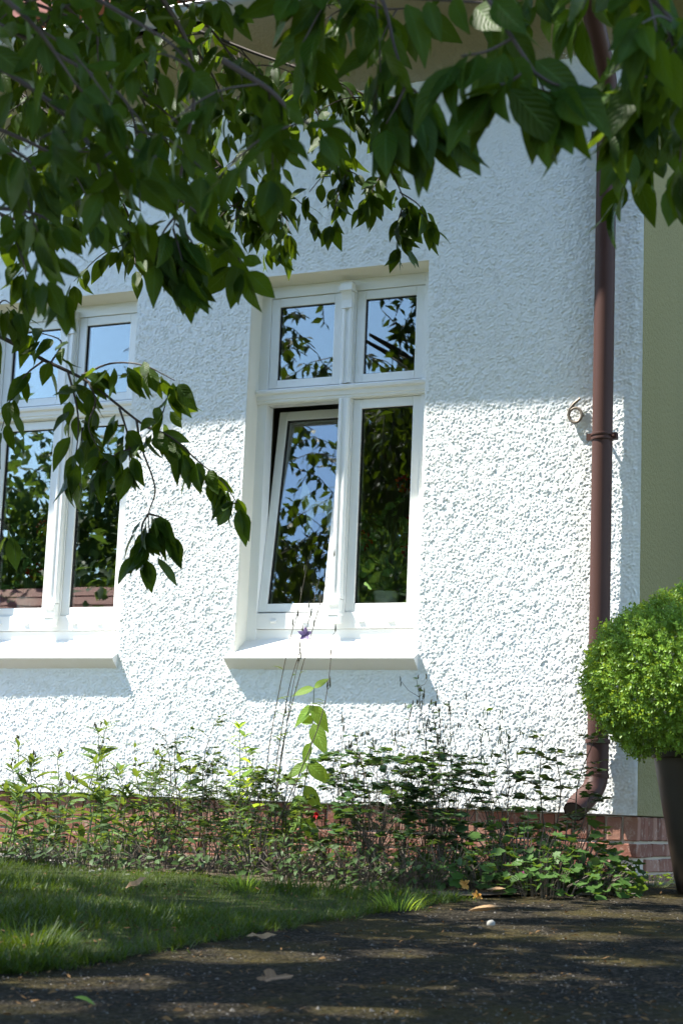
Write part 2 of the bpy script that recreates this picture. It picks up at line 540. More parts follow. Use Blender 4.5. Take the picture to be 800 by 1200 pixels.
g = lambda px, py: tuple(on_ground(px, py)[:2])
bed_edge = [g(-260, 1004), g(0, 1010), g(110, 1022), g(230, 1027), g(330, 1043), g(450, 1050), g(540, 1055)]
path_edge = [g(540, 1056), g(450, 1070), g(340, 1086), g(250, 1103), g(140, 1124), g(70, 1136), g(0, 1143), g(-120, 1150)]
bed_edge2 = [g(540, 1055), g(620, 1052), g(700, 1050), g(738, 1045)]
far_l = (-9.0, bed_edge[0][1] - 0.1)
sheet('flower_bed', [(-9.0, 0.02)] + [far_l] + bed_edge + bed_edge2[1:] + [(-2.16, 0.02)], 0.006, M['soil'], 0.14, 0.012, 3)
sheet('lawn', [far_l] + bed_edge[:-1] + path_edge + [(-5.0, -8.3), (-9.0, -8.3)], 0.006, M['turf'], 0.14, 0.004, 4)
sheet('path', path_edge[::-1] + bed_edge2 + [(-2.12, -0.02), (3.0, -0.02), (3.0, -9.0), (-4.6, -9.0)], 0.004, M['asphalt'], 0.12, 0.003, 5)

# ================================================================== THE HOUSE
XR = -2.31                       # right-hand corner of the house
X2, X1 = -4.535, -6.338          # left edges of the two window openings
OW, OZ0, OZ1 = 1.06, 1.07, 3.18
PZ = 0.31                        # top of the brick plinth
EZ = 4.55                        # soffit height at the wall
house = empty('house', (XR, 0, 0), 'white roughcast house with tall white windows and a low red brick plinth', 'house')


def seg(a, b, st):
    n = max(1, int(round((b - a) / st)))
    return list(np.linspace(a, b, n + 1))[:-1]


ST = 0.0055
xs = np.array(seg(-9.4, -7.0, 0.06) + seg(-7.0, X1, ST) + seg(X1, X1 + OW, ST) + seg(X1 + OW, X2, ST) + seg(X2, X2 + OW, ST) + seg(X2 + OW, XR, ST) + [XR])
zs = np.array(seg(PZ, OZ0, ST) + seg(OZ0, OZ1, ST) + seg(OZ1, EZ, ST) + [EZ])
nx, nz_ = len(xs), len(zs)
# band-passed random relief: thrown roughcast, lumps of about two to three centimetres
NX, NZ = 1024, 1024
fx = np.fft.fftfreq(NX, ST)[None, :]; fz = np.fft.fftfreq(NZ, ST)[:, None]
fr = np.sqrt(fx ** 2 + fz ** 2)


def band(f0, f1, p, seed):
    w_ = np.random.default_rng(seed).normal(size=(NZ, NX))
    k_ = np.where((fr > 1), fr, 1) ** (-p) / (1 + (f0 / np.maximum(fr, 1)) ** 6) / (1 + (fr / f1) ** 6)
    h = np.fft.ifft2(np.fft.fft2(w_) * k_).real
    return h / h.std()


h1 = band(50, 100, 0.4, 11); h2 = band(32, 58, 0.6, 12)
hh = 0.75 * np.exp(0.62 * h1) + 0.45 * np.exp(0.55 * h2) + 0.28 * band(9, 24, 0.5, 15) * (1 + 0.2 * band(1.5, 5, 0.5, 14))
hh = np.minimum(hh, np.percentile(hh, 98.5))
hh = hh - hh.mean()
HX = ((xs + 9.4) / ST).astype(int) % NX
HZ = ((zs - PZ) / ST).astype(int) % NZ
H = hh[np.ix_(HZ, HX)] * 0.0024
XX, ZZ = np.meshgrid(xs, zs)
fade = np.ones_like(XX)
for x0 in (X1, X2):
    dx = np.maximum(np.maximum(x0 - XX, XX - (x0 + OW)), 0); dz = np.maximum(np.maximum(OZ0 - ZZ, ZZ - OZ1), 0)
    fade = np.minimum(fade, np.clip(np.hypot(dx, dz) / 0.014, 0.0, 1))
fade = np.minimum(fade, np.clip((XR - XX) / 0.012, 0, 1))
fade = np.minimum(fade, np.clip((XX + 7.2) / 0.2, 0.25, 1))
wave = 0.0035 * np.sin(XX * 2.3 + 1) * np.sin(ZZ * 1.9 + 0.5)
YY = -(H * fade) - 0.003 - wave * fade
Vw = np.stack([XX, YY, ZZ], -1).reshape(-1, 3)
ii, jj = np.meshgrid(np.arange(nx - 1), np.arange(nz_ - 1))
cx_ = (xs[:-1] + xs[1:])[ii] / 2; cz_ = (zs[:-1] + zs[1:])[jj] / 2
keep = np.ones_like(cx_, bool)
for x0 in (X1, X2):
    keep &= ~((cx_ > x0) & (cx_ < x0 + OW) & (cz_ > OZ0) & (cz_ < OZ1))
a = (jj * nx + ii)[keep]
Fw = np.stack([a, a + 1, a + 1 + nx, a + nx], -1)
# lip under the roughcast, over the plinth
lip = Vw[:nx].copy(); lip[:, 1] = 0.05
k = len(Vw)
Fl = np.stack([np.arange(nx - 1) + k, np.arange(nx - 1) + k + 1, np.arange(1, nx), np.arange(nx - 1)], -1)
used = np.zeros(len(Vw) + nx, bool)
Vall = np.concatenate([Vw, lip]); Fall = np.concatenate([Fw, Fl])
used[Fall.ravel()] = True
rem = np.cumsum(used) - 1
link_mesh('wall', mesh_np('wall', Vall[used], rem[Fall], smooth=True), M['stucco'], house)
mb = MB().box(XR - 0.30, XR - 0.0005, 0.004, 7.0, PZ, EZ + 0.6)
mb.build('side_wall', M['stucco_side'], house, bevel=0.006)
mb = MB(); mb.box(-9.4, XR - 0.3, 6.8, 7.0, 0, EZ + 0.6); mb.box(-9.4, -9.2, 0.02, 6.8, 0, EZ + 0.6)
mb.build('rear_wall', M['stucco_side'], house)
# room behind the windows
mb = MB(); RX0, RX1 = -8.9, -2.62
cuts = [RX0, X1 + 0.006, X1 + OW - 0.006, X2 + 0.006, X2 + OW - 0.006, RX1]
for q in range(0, 6, 2): mb.box(cuts[q], cuts[q + 1], 0.30, 0.32, 0.5, 3.7)
for q in (1, 3):
    mb.box(cuts[q], cuts[q + 1], 0.30, 0.32, 0.5, 1.2); mb.box(cuts[q], cuts[q + 1], 0.30, 0.32, 3.15, 3.7)
mb.box(RX0, RX1, 4.2, 4.25, 0.5, 3.7); mb.box(RX0 - 0.05, RX0, 0.3, 4.25, 0.5, 3.7); mb.box(RX1, RX1 + 0.01, 0.3, 4.25, 0.5, 3.7)
mb.box(RX0 - 0.05, RX1 + 0.01, 0.3, 4.25, 3.70, 3.75)
mb.build('interior_wall', M['room'], house)
MB().box(RX0 - 0.05, RX1 + 0.01, 0.3, 4.25, 0.45, 0.5).build('interior_floor', M['floorwood'], house)

# plinth: mortar bed and every brick
pl = MB().box(-9.4, XR - 0.03, 0.03, 0.25, -0.2, PZ - 0.004)
pl.box(XR - 0.29, XR - 0.024, 0.026, 7.0, -0.2, PZ - 0.005)
plinth = pl.build('plinth', M['mortar'], house)


def brick_mesh(l, h, d, s):
    rr = random.Random(s)
    mb = MB().box(-l / 2, l / 2, -d / 2, d / 2, -h / 2, h / 2)
    mb.v = [(x + rr.uniform(-.003, .003), y + rr.uniform(-.0025, .0025), z + rr.uniform(-.0025, .0025)) for x, y, z in mb.v]
    me = D.meshes.new('brick'); me.from_pydata(mb.v, [], mb.f)
    bm = bmesh.new(); bm.from_mesh(me); bmesh.ops.recalc_face_normals(bm, faces=bm.faces)
    bmesh.ops.bevel(bm, geom=bm.edges[:], offset=0.004, segments=1, affect='EDGES'); bm.to_mesh(me); bm.free()
    me.materials.append(M['brick'])
    return me


stret = [brick_mesh(0.238, 0.062, 0.05, i) for i in range(4)]
rowl = [brick_mesh(0.0705, 0.114, 0.05, 10 + i) for i in range(4)]
lrow = [brick_mesh(0.05, 0.114, 0.0705, 20 + i) for i in range(3)]
lstr = [brick_mesh(0.05, 0.062, 0.238, 30 + i) for i in range(3)]
rb = random.Random(5)


def brick(me, x, y, z):
    o = D.objects.new('brick', me); COL.objects.link(o); o.parent = plinth
    o.location = (x + rb.uniform(-.002, .002), y + rb.uniform(-.003, .003), z + rb.uniform(-.0015, .0015))
    o.rotation_euler = (rb.uniform(-.012, .012), rb.uniform(-.01, .01), rb.uniform(-.015, .015))


x = XR - 0.037
while x > -7.0:
    brick(rb.choice(rowl), x, 0.040, PZ - 0.063); x -= 0.0825
for row, z in enumerate((0.145, 0.070, -0.005)):
    x = XR - 0.121 - (0.125 if row % 2 else 0)
    while x > -7.0:
        brick(rb.choice(stret), x, 0.040, z); x -= 0.25
y = 0.105
while y < 2.2:
    brick(rb.choice(lrow), XR - 0.032, y, PZ - 0.063); y += 0.0825
for row, z in enumerate((0.145, 0.070, -0.005)):
    y = 0.19 + (0.125 if row % 2 else 0)
    while y < 2.2:
        brick(rb.choice(lstr), XR - 0.032, y, z); y += 0.25

# reveals, windows
YF = 0.11


def ring(mb, x0, x1, z0, z1, w, y0, y1, wb=None):
    wb = wb or w
    mb.box(x0, x0 + w, y0, y1, z0, z1); mb.box(x1 - w, x1, y0, y1, z0, z1)
    mb.box(x0 + w, x1 - w, y0 + 0.0004, y1, z0, z0 + wb); mb.box(x0 + w, x1 - w, y0 + 0.0004, y1, z1 - w, z1)
    return mb


def tilt_mesh(mb, ang, y0, z0):
    c, s = math.cos(ang), math.sin(ang)
    mb.v = [(x, y0 + (y - y0) * c + (z - z0) * s, z0 + (z - z0) * c - (y - y0) * s) for x, y, z in mb.v]


def make_window(x0, tilt):
    # reveal: softly rounded plaster between wall face and frame
    mb = MB(); e = 0.012
    prof = [(x0 - 0.0, -0.001), (x0 + 0.004, 0.006), (x0 + 0.007, 0.02), (x0 + 0.010, YF + 0.01), (x0 + 0.010, 0.30), (x0 - 0.03, 0.30), (x0 - 0.03, 0.02)]
    mb.extrude_z(prof, OZ0, OZ1 + 0.02)
    x1 = x0 + OW
    mb.extrude_z([(2 * x0 + OW - a, b) for a, b in prof], OZ0, OZ1 + 0.02)
    mb.extrude_x([(-0.001, OZ1), (0.006, OZ1 - 0.005), (0.02, OZ1 - 0.011), (YF + 0.01, OZ1 - 0.028), (0.30, OZ1 - 0.028), (0.30, OZ1 + 0.04), (0.02, OZ1 + 0.04)], x0 + 0.001, x1 - 0.001)
    mb.build('window_reveal', M['reveal'], house, smooth=True)
    L, Rr = x0 + 0.008, x1 - 0.008
    fm = MB()
    fm.box(L, x0 + 0.066, YF, 0.19, 1.17, 3.158); fm.box(x1 - 0.066, Rr, YF, 0.19, 1.17, 3.158)
    fm.box(x0 + 0.066, x1 - 0.066, YF + 0.0006, 0.19, 3.087, 3.158)
    fm.box(x0 + 0.066, x1 - 0.066, YF + 0.0006, 0.19, 1.229, 1.316)
    fm.box(x0 + 0.066, x1 - 0.066, YF + 0.010, 0.19, 1.165, 1.227)
    fm.box(x0 + 0.507, x0 + 0.590, YF + 0.0012, 0.19, 1.316, 3.087)
    fm.box(x0 + 0.066, x0 + 0.507, YF + 0.0018, 0.19, 2.476, 2.560)
    fm.box(x0 + 0.590, x1 - 0.066, YF + 0.0018, 0.19, 2.476, 2.560)
    win = fm.build('window', M['frame'], house, bevel=0.0025)
    # moulded transom
    prof = [(YF + 0.004, 2.482), (0.098, 2.482), (0.094, 2.490), (0.094, 2.498), (0.088, 2.502), (0.086, 2.524), (0.080, 2.530), (0.074, 2.533), (0.072, 2.548), (0.080, 2.556), (YF + 0.004, 2.566)]
    MB().extrude_x(prof, L + 0.003, Rr - 0.003).build('transom', M['frame'], win)
    # central pilaster strip with flute, capital and foot console
    px = x0 + 0.5485
    for za, zb in ((1.405, 2.481), (2.567, 2.985)):
        m2 = MB(); w = 0.030
        m2.extrude_z([(px - w, YF + 0.003), (px - w, 0.090), (px - w + 0.008, 0.082), (px - 0.013, 0.082), (px - 0.009, 0.090), (px + 0.009, 0.090), (px + 0.013, 0.082), (px + w - 0.008, 0.082), (px + w, 0.090), (px + w, YF + 0.003)], za, zb)
        m2.build('mullion', M['frame'], win)
    m2 = MB()
    m2.box(px - 0.033, px + 0.033, 0.074, YF + 0.002, 1.385, 1.407)
    m2.extrude_x([(YF + 0.002, 1.383), (0.070, 1.383), (0.062, 1.372), (0.062, 1.352), (0.070, 1.340), (0.076, 1.318), (0.070, 1.306), (0.060, 1.298), (0.058, 1.272), (0.066, 1.262), (YF + 0.002, 1.256)], px - 0.029, px + 0.029)
    m2.box(px - 0.033, px + 0.033, 0.056, YF + 0.002, 1.296, 1.311)
    m2.build('console', M['frame'], win, bevel=0.002)
    m2 = MB()
    m2.box(px - 0.031, px + 0.031, 0.076, YF + 0.002, 2.984, 2.998)
    m2.extrude_x([(YF + 0.002, 2.998), (0.080, 2.998), (0.078, 3.03), (0.070, 3.055), (0.058, 3.078), (YF + 0.002, 3.078)], px - 0.030, px + 0.030)
    m2.box(px - 0.038, px + 0.038, 0.052, YF + 0.002, 3.078, 3.10); m2.box(px - 0.034, px + 0.034, 0.058, YF + 0.002, 3.10, 3.125)
    m2.build('capital', M['frame'], win, bevel=0.002)
    # four sashes, seals and panes
    for (u0, u1, z0, z1, low) in ((0.0675, 0.5055, 2.5625, 3.0855, False), (0.5915, 0.9925, 2.5625, 3.0855, False), (0.0675, 0.5055, 1.3175, 2.4745, True), (0.5915, 0.9925, 1.3175, 2.4745, True)):
        zz0 = 2.570 if not low else z0
        tl = tilt and low and u0 < 0.3
        ang = math.radians(7.5) if tl else 0
        def fin(mb_, nm, mt, bv=0.0):
            if ang: tilt_mesh(mb_, ang, 0.165, z0)
            return mb_.build(nm, mt, win, bevel=bv)
        s = ring(MB(), x0 + u0, x0 + u1, zz0, z1, 0.050, 0.1185, 0.180, 0.046)
        fin(s, 'sash', M['frame'], 0.003)
        a0, a1, b0, b1 = x0 + u0 + 0.050, x0 + u1 - 0.050, zz0 + 0.046, z1 - 0.050
        s = ring(MB(), a0 - 0.004, a1 + 0.004, b0 - 0.004, b1 + 0.004, 0.0075, 0.129, 0.152)
        fin(s, 'seal', M['seal'])
        fin(MB().box(a0 - 0.002, a1 + 0.002, 0.136, 0.142, b0 - 0.002, b1 + 0.002), 'pane', M['glass'])
        if low:
            hx = a1 + 0.028 if u0 < 0.3 else a0 - 0.028
            s = MB().box(hx - 0.012, hx + 0.012, 0.181, 0.190, 1.80, 1.87).box(hx - 0.009, hx + 0.009, 0.20, 0.212, 1.72, 1.85).box(hx - 0.007, hx + 0.007, 0.190, 0.20, 1.825, 1.845)
            fin(s, 'handle', M['frame'], 0.003)
    for u in (0.17, 0.36, 0.69, 0.86):
        MB().extrude_x([(YF - 0.0005, 1.262), (YF - 0.007, 1.264), (YF - 0.009, 1.272), (YF - 0.0005, 1.277)], x0 + u - 0.016, x0 + u + 0.016).build('weep_cap', M['frame'], win)
    # sloping sill with undercut front
    sp = [(0.135, 1.185), (-0.060, 1.062), (-0.064, 1.057), (-0.060, 1.052), (0.012, 1.000), (0.135, 1.000)]
    MB().extrude_x([(0.004, 1.095), (-0.060, 1.0625), (-0.064, 1.057), (-0.0605, 1.051), (-0.001, 1.000), (0.004, 1.000)], x0 - 0.030, x1 + 0.012).build('sill', M['sill'], win, bevel=0.0015)
    MB().extrude_x([(0.003, 1.0955), (0.135, 1.186), (0.135, 1.05), (0.003, 1.05)], x0 + 0.002, x1 - 0.002).build('sill', M['sill'], win)
    MB().box(x0 - 0.03, x1 + 0.03, 0.195, 0.52, 1.265, 1.295).build('window_board', M['frame'], win, bevel=0.004)
    return win


make_window(X2, True)
make_window(X1, False)

# eaves: soffit, fascia, gutter, roof
EX0, EX1 = -9.7, -2.08
cov = [(-0.425 + 0.42 * math.cos(a), 4.20 + 0.33 * math.sin(a)) for a in np.linspace(0, PI / 2, 12)]      # hollow stuccoed cove under the eaves
MB().extrude_x(cov + [(-0.425, EZ + 0.02), (0.02, EZ + 0.02), (0.02, 4.20)], EX0, XR - 0.001).build('cove', M['soffit'], house, smooth=True)
MB().box(XR, EX1, -0.42, 7.0, EZ - 0.03, EZ + 0.02).build('verge_soffit', M['soffit'], house)
MB().box(EX0, EX1, -0.425, -0.402, EZ - 0.03, EZ + 0.12).build('fascia', M['stembrown'], house)
gm = MB(); GC = (-0.523, 4.572); GR = 0.066
prof = [(GC[0] + GR * math.cos(a), GC[1] + GR * math.sin(a)) for a in np.linspace(PI, 2 * PI, 15)]
prof += [(GC[0] + (GR - .003) * math.cos(a), GC[1] + (GR - .003) * math.sin(a)) for a in np.linspace(2 * PI, PI, 15)]
gm.extrude_x(prof, EX0, EX1)
gm.tube([(EX0, GC[0] - GR - 0.004, GC[1]), (EX1, GC[0] - GR - 0.004, GC[1])], 0.009, 8)
gutter = gm.build('gutter', M['zinc'], house, smooth=True)
for gx_ in np.arange(-9.2, -2.1, 0.72):
    pr = [(GC[0] + (GR + .004) * math.cos(a), GC[1] + (GR + .004) * math.sin(a)) for a in np.linspace(PI, 2 * PI, 13)]
    pr += [(GC[0] + (GR + .001) * math.cos(a), GC[1] + (GR + .001) * math.sin(a)) for a in np.linspace(2 * PI, PI, 13)]
    MB().extrude_x(pr, gx_ - 0.014, gx_ + 0.014).build('gutter_bracket', M['zinc'], gutter, smooth=True)
jx = on_plane(296, 8, GC[0])[0]
pr = [(GC[0] + (GR + .006) * math.cos(a), GC[1] + (GR + .006) * math.sin(a)) for a in np.linspace(PI, 2 * PI, 15)]
pr += [(GC[0] + (GR + .001) * math.cos(a), GC[1] + (GR + .001) * math.sin(a)) for a in np.linspace(2 * PI, PI, 15)]
MB().extrude_x(pr, jx - 0.05, jx + 0.05).build('gutter_joint', M['zinc'], gutter, smooth=True)
MB().extrude_x([(-0.545, EZ + 0.145), (3.5, EZ + 3.9), (7.5, EZ + 0.145), (7.5, EZ + 0.245), (3.5, EZ + 4.0), (-0.545, EZ + 0.245)], EX0, EX1).build('roof', M['roof'], house)
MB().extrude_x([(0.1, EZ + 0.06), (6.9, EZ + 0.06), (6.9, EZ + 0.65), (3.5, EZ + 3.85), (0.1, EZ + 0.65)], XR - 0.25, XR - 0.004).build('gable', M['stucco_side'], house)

# downpipe
PR = 0.0505; PY = -0.092
pxm = on_plane(704.5, 560, PY)[0]
bx = lambda z: pxm
pts = [(pxm, GC[0] + 0.01, 4.53), (pxm, GC[0] + 0.01, 4.46), (pxm, GC[0] + 0.02, 4.40), (pxm, GC[0] + 0.06, 4.34), (pxm, PY - 0.06, 4.06), (pxm, PY - 0.015, 4.00), (pxm, PY, 3.93), (pxm, PY, 3.0), (pxm, PY, 2.0), (pxm, PY, 0.62)]
mb = MB().tube(pts, PR, 28, cap=False)
pipe = mb.build('downpipe', M['pipe'], house, smooth=True)
shoe = [(pxm, PY, 0.66), (pxm, PY, 0.50), (pxm - 0.004, PY - 0.012, 0.455), (pxm - 0.012, PY - 0.045, 0.415), (pxm - 0.05, PY - 0.14, 0.345), (pxm - 0.055, PY - 0.175, 0.318)]
MB().tube(shoe, [PR + 0.003] * 6, 28, cap=False).build('shoe', M['pipe'], pipe, smooth=True)
MB().tube(shoe[-2:], [PR - 0.004] * 2, 24, cap=True).build('mouth_shade', M['seal'], pipe, smooth=True)  # black plug standing in for the shade inside the open pipe end
for zc, r2 in ((0.655, 0.060), (0.49, 0.0565), (3.93, 0.056), (4.33, 0.0)):
    if r2: MB().lathe([(PR, zc - 0.012), (r2, zc - 0.010), (r2 + 0.001, zc), (r2, zc + 0.010), (PR, zc + 0.012)], pxm, PY, 28).build('collar', M['pipe'], pipe, smooth=True)
for pyc in (158, 512):
    zc = on_plane(704, pyc, PY)[2]
    c2 = MB()
    for dz in (-0.011, 0.011):
        c2.lathe([(PR, zc + dz - 0.0075), (PR + 0.006, zc + dz - 0.006), (PR + 0.007, zc + dz), (PR + 0.006, zc + dz + 0.006), (PR, zc + dz + 0.0075)], pxm, PY, 28)
    for sx in (-1, 1):
        c2.box(pxm + sx * (PR + 0.013) - 0.013, pxm + sx * (PR + 0.013) + 0.013, PY - 0.016, PY + 0.016, zc - 0.017, zc + 0.017)
    c2.tube([(pxm + PR + 0.012, PY - 0.03, zc), (pxm + PR + 0.012, PY + 0.03, zc)], 0.006, 8)
    c2.tube([(pxm, PY + PR - 0.005, zc), (pxm, 0.03, zc)], 0.008, 8)
    c2.build('clamp', M['clamp'] if pyc < 300 else M['pipe'], pipe, smooth=True)

# house number 6: bent bronze rod, standing off the wall
cn_ = on_plane(673.5, 486.5, -0.024)
s6 = 0.0
pts = []
for k_ in range(25):
    a = 2 * PI * k_ / 24 + PI * 0.75
    pts.append((cn_[0] + 0.034 * math.cos(a), -0.024, cn_[2] + 0.037 * math.sin(a)))
m6 = MB().tube(pts, 0.0075, 8, cap=False)
tip = on_plane(679.3, 466.8, -0.024)
p0 = np.array(pts[0]); tp_ = np.array([tip[0], -0.024, tip[2]])
arc = [np.array([cn_[0] - 0.026, -0.024, cn_[2] - 0.024]), np.array([cn_[0] - 0.036, -0.024, cn_[2] + 0.004]), np.array([cn_[0] - 0.030, -0.024, cn_[2] + 0.030]), (np.array([cn_[0] - 0.030, -0.024, cn_[2] + 0.030]) * 0.5 + tp_ * 0.5) + np.array([-0.004, 0, 0.002]), tp_]
m6.tube(arc, [0.0075, 0.0085, 0.0085, 0.008, 0.0065], 8)
m6.tube([(cn_[0] + 0.034, -0.024, cn_[2]), (cn_[0] + 0.034, 0.01, cn_[2])], 0.004, 6)
m6.tube([(cn_[0] - 0.034, -0.024, cn_[2]), (cn_[0] - 0.034, 0.01, cn_[2])], 0.004, 6)
o = m6.build('house_number', M['bronze'], house, smooth=True)
o['label'] = 'bronze number 6 standing off the wall'

# ================================================================== LEAF AND PLANT TOOLS
def leaf_template(wid=0.45, n=6, fold=0.25, curl=0.18, power=0.85, tip=1.6, wave=0.0):
    """unit-length blade along +x, width along y, normal +z; returns verts, quads, uv"""
    V, UV, F = [], [], []
    for i in range(n + 1):
        t_ = i / n
        w = wid * 0.5 * (math.sin(PI * t_ ** power) ** 0.85) * (1 - 0.35 * t_ ** (tip * 2)) if 0 < t_ < 1 else 0.006
        z = -curl * t_ * t_
        for k_, s_ in enumerate((-1, 0, 1)):
            V.append((t_, s_ * w, z + (abs(s_) * fold * w) + wave * w * math.sin(t_ * 9 + s_)))
            UV.append((0.5 + s_ * 0.5, t_))
    for i in range(n):
        for k_ in range(2):
            F.append((i * 3 + k_, (i + 1) * 3 + k_, (i + 1) * 3 + k_ + 1, i * 3 + k_ + 1))
    return np.array(V), np.array(F), np.array(UV)


def round_template(n=9, lobes=3, depth=0.25, cup=0.12):
    """rounded lobed blade attached at one side, unit length along +x"""
    V = [(0.0, 0, 0), (0.5, 0, -0.02)]; UV = [(0.5, 0), (0.5, 0.5)]
    for i in range(n + 1):
        a = -PI * 0.93 + 2 * PI * 0.93 * i / n
        r = 0.5 * (1 - depth * 0.5 * (1 - math.cos(lobes * a)) * 0.5) * (1 - 0.08 * (i % 2))
        V.append((0.5 + r * math.cos(a), r * math.sin(a), cup * (r * 2) ** 2 * (0.3 + 0.7 * abs(math.sin(a)))))
        UV.append((0.5 + r * math.sin(a), 0.5 + r * math.cos(a)))
    F = [(1, 2 + i, 3 + i) for i in range(n)] + [(1, 0, 2), (1, 2 + n, 0)]
    return np.array(V), np.array(F), np.array(UV)


def frames(d, nrm):
    """rotation matrices (n,3,3) with columns: direction, side, normal"""
    d = d / (np.linalg.norm(d, axis=1, keepdims=True) + 1e-9)
    s = np.cross(nrm, d); s /= np.linalg.norm(s, axis=1, keepdims=True) + 1e-9
    n_ = np.cross(d, s)
    return np.stack([d, s, n_], -1)


class Leaves:
    def __init__(self):
        self.items = []

    def add(self, p, d, n, L, k=0):
        self.items.append((p, d, n, L, k))

    def build(self, name, templates, mat, parent=None, smooth=True):
        V, F4, F3, U, off = [], [], [], [], 0
        for ti, (tv, tf, tu) in enumerate(templates):
            it = [q for q in self.items if q[4] % len(templates) == ti]
            if not it: continue
            P = np.array([q[0] for q in it], float); Dv = np.array([q[1] for q in it], float)
            N = np.array([q[2] for q in it], float); L = np.array([q[3] for q in it], float)
            Rm = frames(Dv, N)
            W = np.einsum('nij,vj->nvi', Rm, tv) * L[:, None, None] + P[:, None, :]
            m = len(tv)
            V.append(W.reshape(-1, 3)); U.append(np.tile(tu, (len(it), 1)))
            f = (tf[None] + (np.arange(len(it)) * m)[:, None, None] + off).reshape(-1, tf.shape[1])
            (F4 if tf.shape[1] == 4 else F3).append(f)
            off += len(it) * m
        if not V: return None
        me = mesh_np(name, np.concatenate(V), np.concatenate(F4) if F4 else None, smooth, np.concatenate(U), np.concatenate(F3) if F3 else None)
        return link_mesh(name, me, mat, parent)


def rnd(a, b): return random.uniform(a, b)


def rvec(s=1.0): return np.array([random.gauss(0, s), random.gauss(0, s), random.gauss(0, s)])


def unit(v): return v / (np.linalg.norm(v) + 1e-9)


def spline(pts, n=6):
    """Catmull-Rom through points"""
    P = [np.asarray(p, float) for p in pts]
    if len(P) < 3: return [P[0] + (P[-1] - P[0]) * i / n for i in range(n + 1)]
    P = [2 * P[0] - P[1]] + P + [2 * P[-1] - P[-2]]
    out = []
    for i in range(1, len(P) - 2):
        for k_ in range(n):
            t_ = k_ / n
            a, b, c_, d_ = P[i - 1], P[i], P[i + 1], P[i + 2]
            out.append(0.5 * ((2 * b) + (c_ - a) * t_ + (2 * a - 5 * b + 4 * c_ - d_) * t_ ** 2 + (3 * b - a - 3 * c_ + d_) * t_ ** 3))
    out.append(P[-2])
    return out


UP = np.array([0, 0, 1.0])
T_CHERRY = [leaf_template(0.46, 6, 0.30, 0.22, 0.85, 1.6, 0.0), leaf_template(0.50, 6, 0.12, 0.12, 0.80, 1.5, 0.12), leaf_template(0.42, 6, 0.42, 0.35, 0.9, 1.6, 0.06), leaf_template(0.48, 6, -0.05, -0.10, 0.84, 1.6, 0.10)]

# ================================================================== CHERRY TREE
TR = np.array([-4.9, -6.3, gz(-6.3)])
tree = empty('cherry_tree', TR, 'cherry tree whose leafy drooping branches hang in front of the white house', 'tree')
trunk_top = TR + np.array([0.15, 0.1, 2.1])
tk = spline([TR + np.array([0, 0, -0.15]), TR + np.array([0.03, 0.02, 0.5]), TR + np.array([0.05, 0.0, 1.2]), trunk_top], 4)
MB().tube(tk, list(np.linspace(0.17, 0.12, len(tk)) + np.array([0.06, 0.03] + [0] * (len(tk) - 2))), 14).build('trunk', M['bark'], tree, smooth=True)

cl = []                                # (pos, dir, normal, length, template)


def hang_leaf(p, out, L, droop=0.8):
    d = unit(unit(out) * (1.1 - droop * 0.6) + np.array([0, 0, -1.0]) * droop + rvec(0.25))
    side = unit(np.cross(d, UP) + 1e-3)
    n_ = unit(rvec(0.55) + np.array([-0.25, -0.8, 0.5]))
    cl.append((p + d * 0.02, d, n_, L * rnd(0.72, 1.15), random.randrange(4)))


def twig_leaves(path, L, dens, droop=0.8, spread=0.03, start=0.0):
    """leaves in small tufts along a twig"""
    path = [np.asarray(p) for p in path]
    tot = sum(np.linalg.norm(path[i + 1] - path[i]) for i in range(len(path) - 1))
    n_ = max(2, int(tot * dens))
    for q in range(n_):
        s_ = (start + (1 - start) * (q + rnd(0, 1)) / n_) * (len(path) - 1)
        i = min(int(s_), len(path) - 2)
        p = path[i] + (path[i + 1] - path[i]) * (s_ - i)
        tdir = unit(path[i + 1] - path[i])
        out = unit(tdir * 0.4 + rvec(0.7) * np.array([1, 1, 0.5]))
        hang_leaf(p + rvec(spread * 0.3), out, L, droop)
    for _ in range(3):
        hang_leaf(path[-1], unit(path[-1] - path[-2]) + rvec(0.4), L, droop)


def branch(pix, rad, L=0.105, dens=26, droop=0.8, leaves=True, start=0.0, name='branch'):
    """pix: (photo x, photo y, distance in metres along the view axis)"""
    P = spline([at(*q) for q in pix], 5)
    r = np.linspace(rad, max(0.0016, rad * 0.28), len(P))
    MB().tube(P, list(r), 6).build(name, M['twig'], tree, smooth=True)
    if leaves: twig_leaves(P, L, dens, droop, start=start)
    return P


def side_twigs(P, n, length, rad, L, dens=30, down=0.6, sp=1.0):
    for _ in range(n):
        i = random.randrange(len(P) // 5, len(P))
        d = unit(rvec(0.8) * np.array([1, 1, 0.6]) + np.array([0, 0, -down]))
        q = [P[i], P[i] + d * length * 0.5, P[i] + d * length + np.array([0, 0, -0.25 * length])]
        q = spline(q, 3)
        MB().tube(q, list(np.linspace(rad, 0.0014, len(q))), 5).build('twig', M['twig'], tree, smooth=True)
        twig_leaves(q, L, dens)


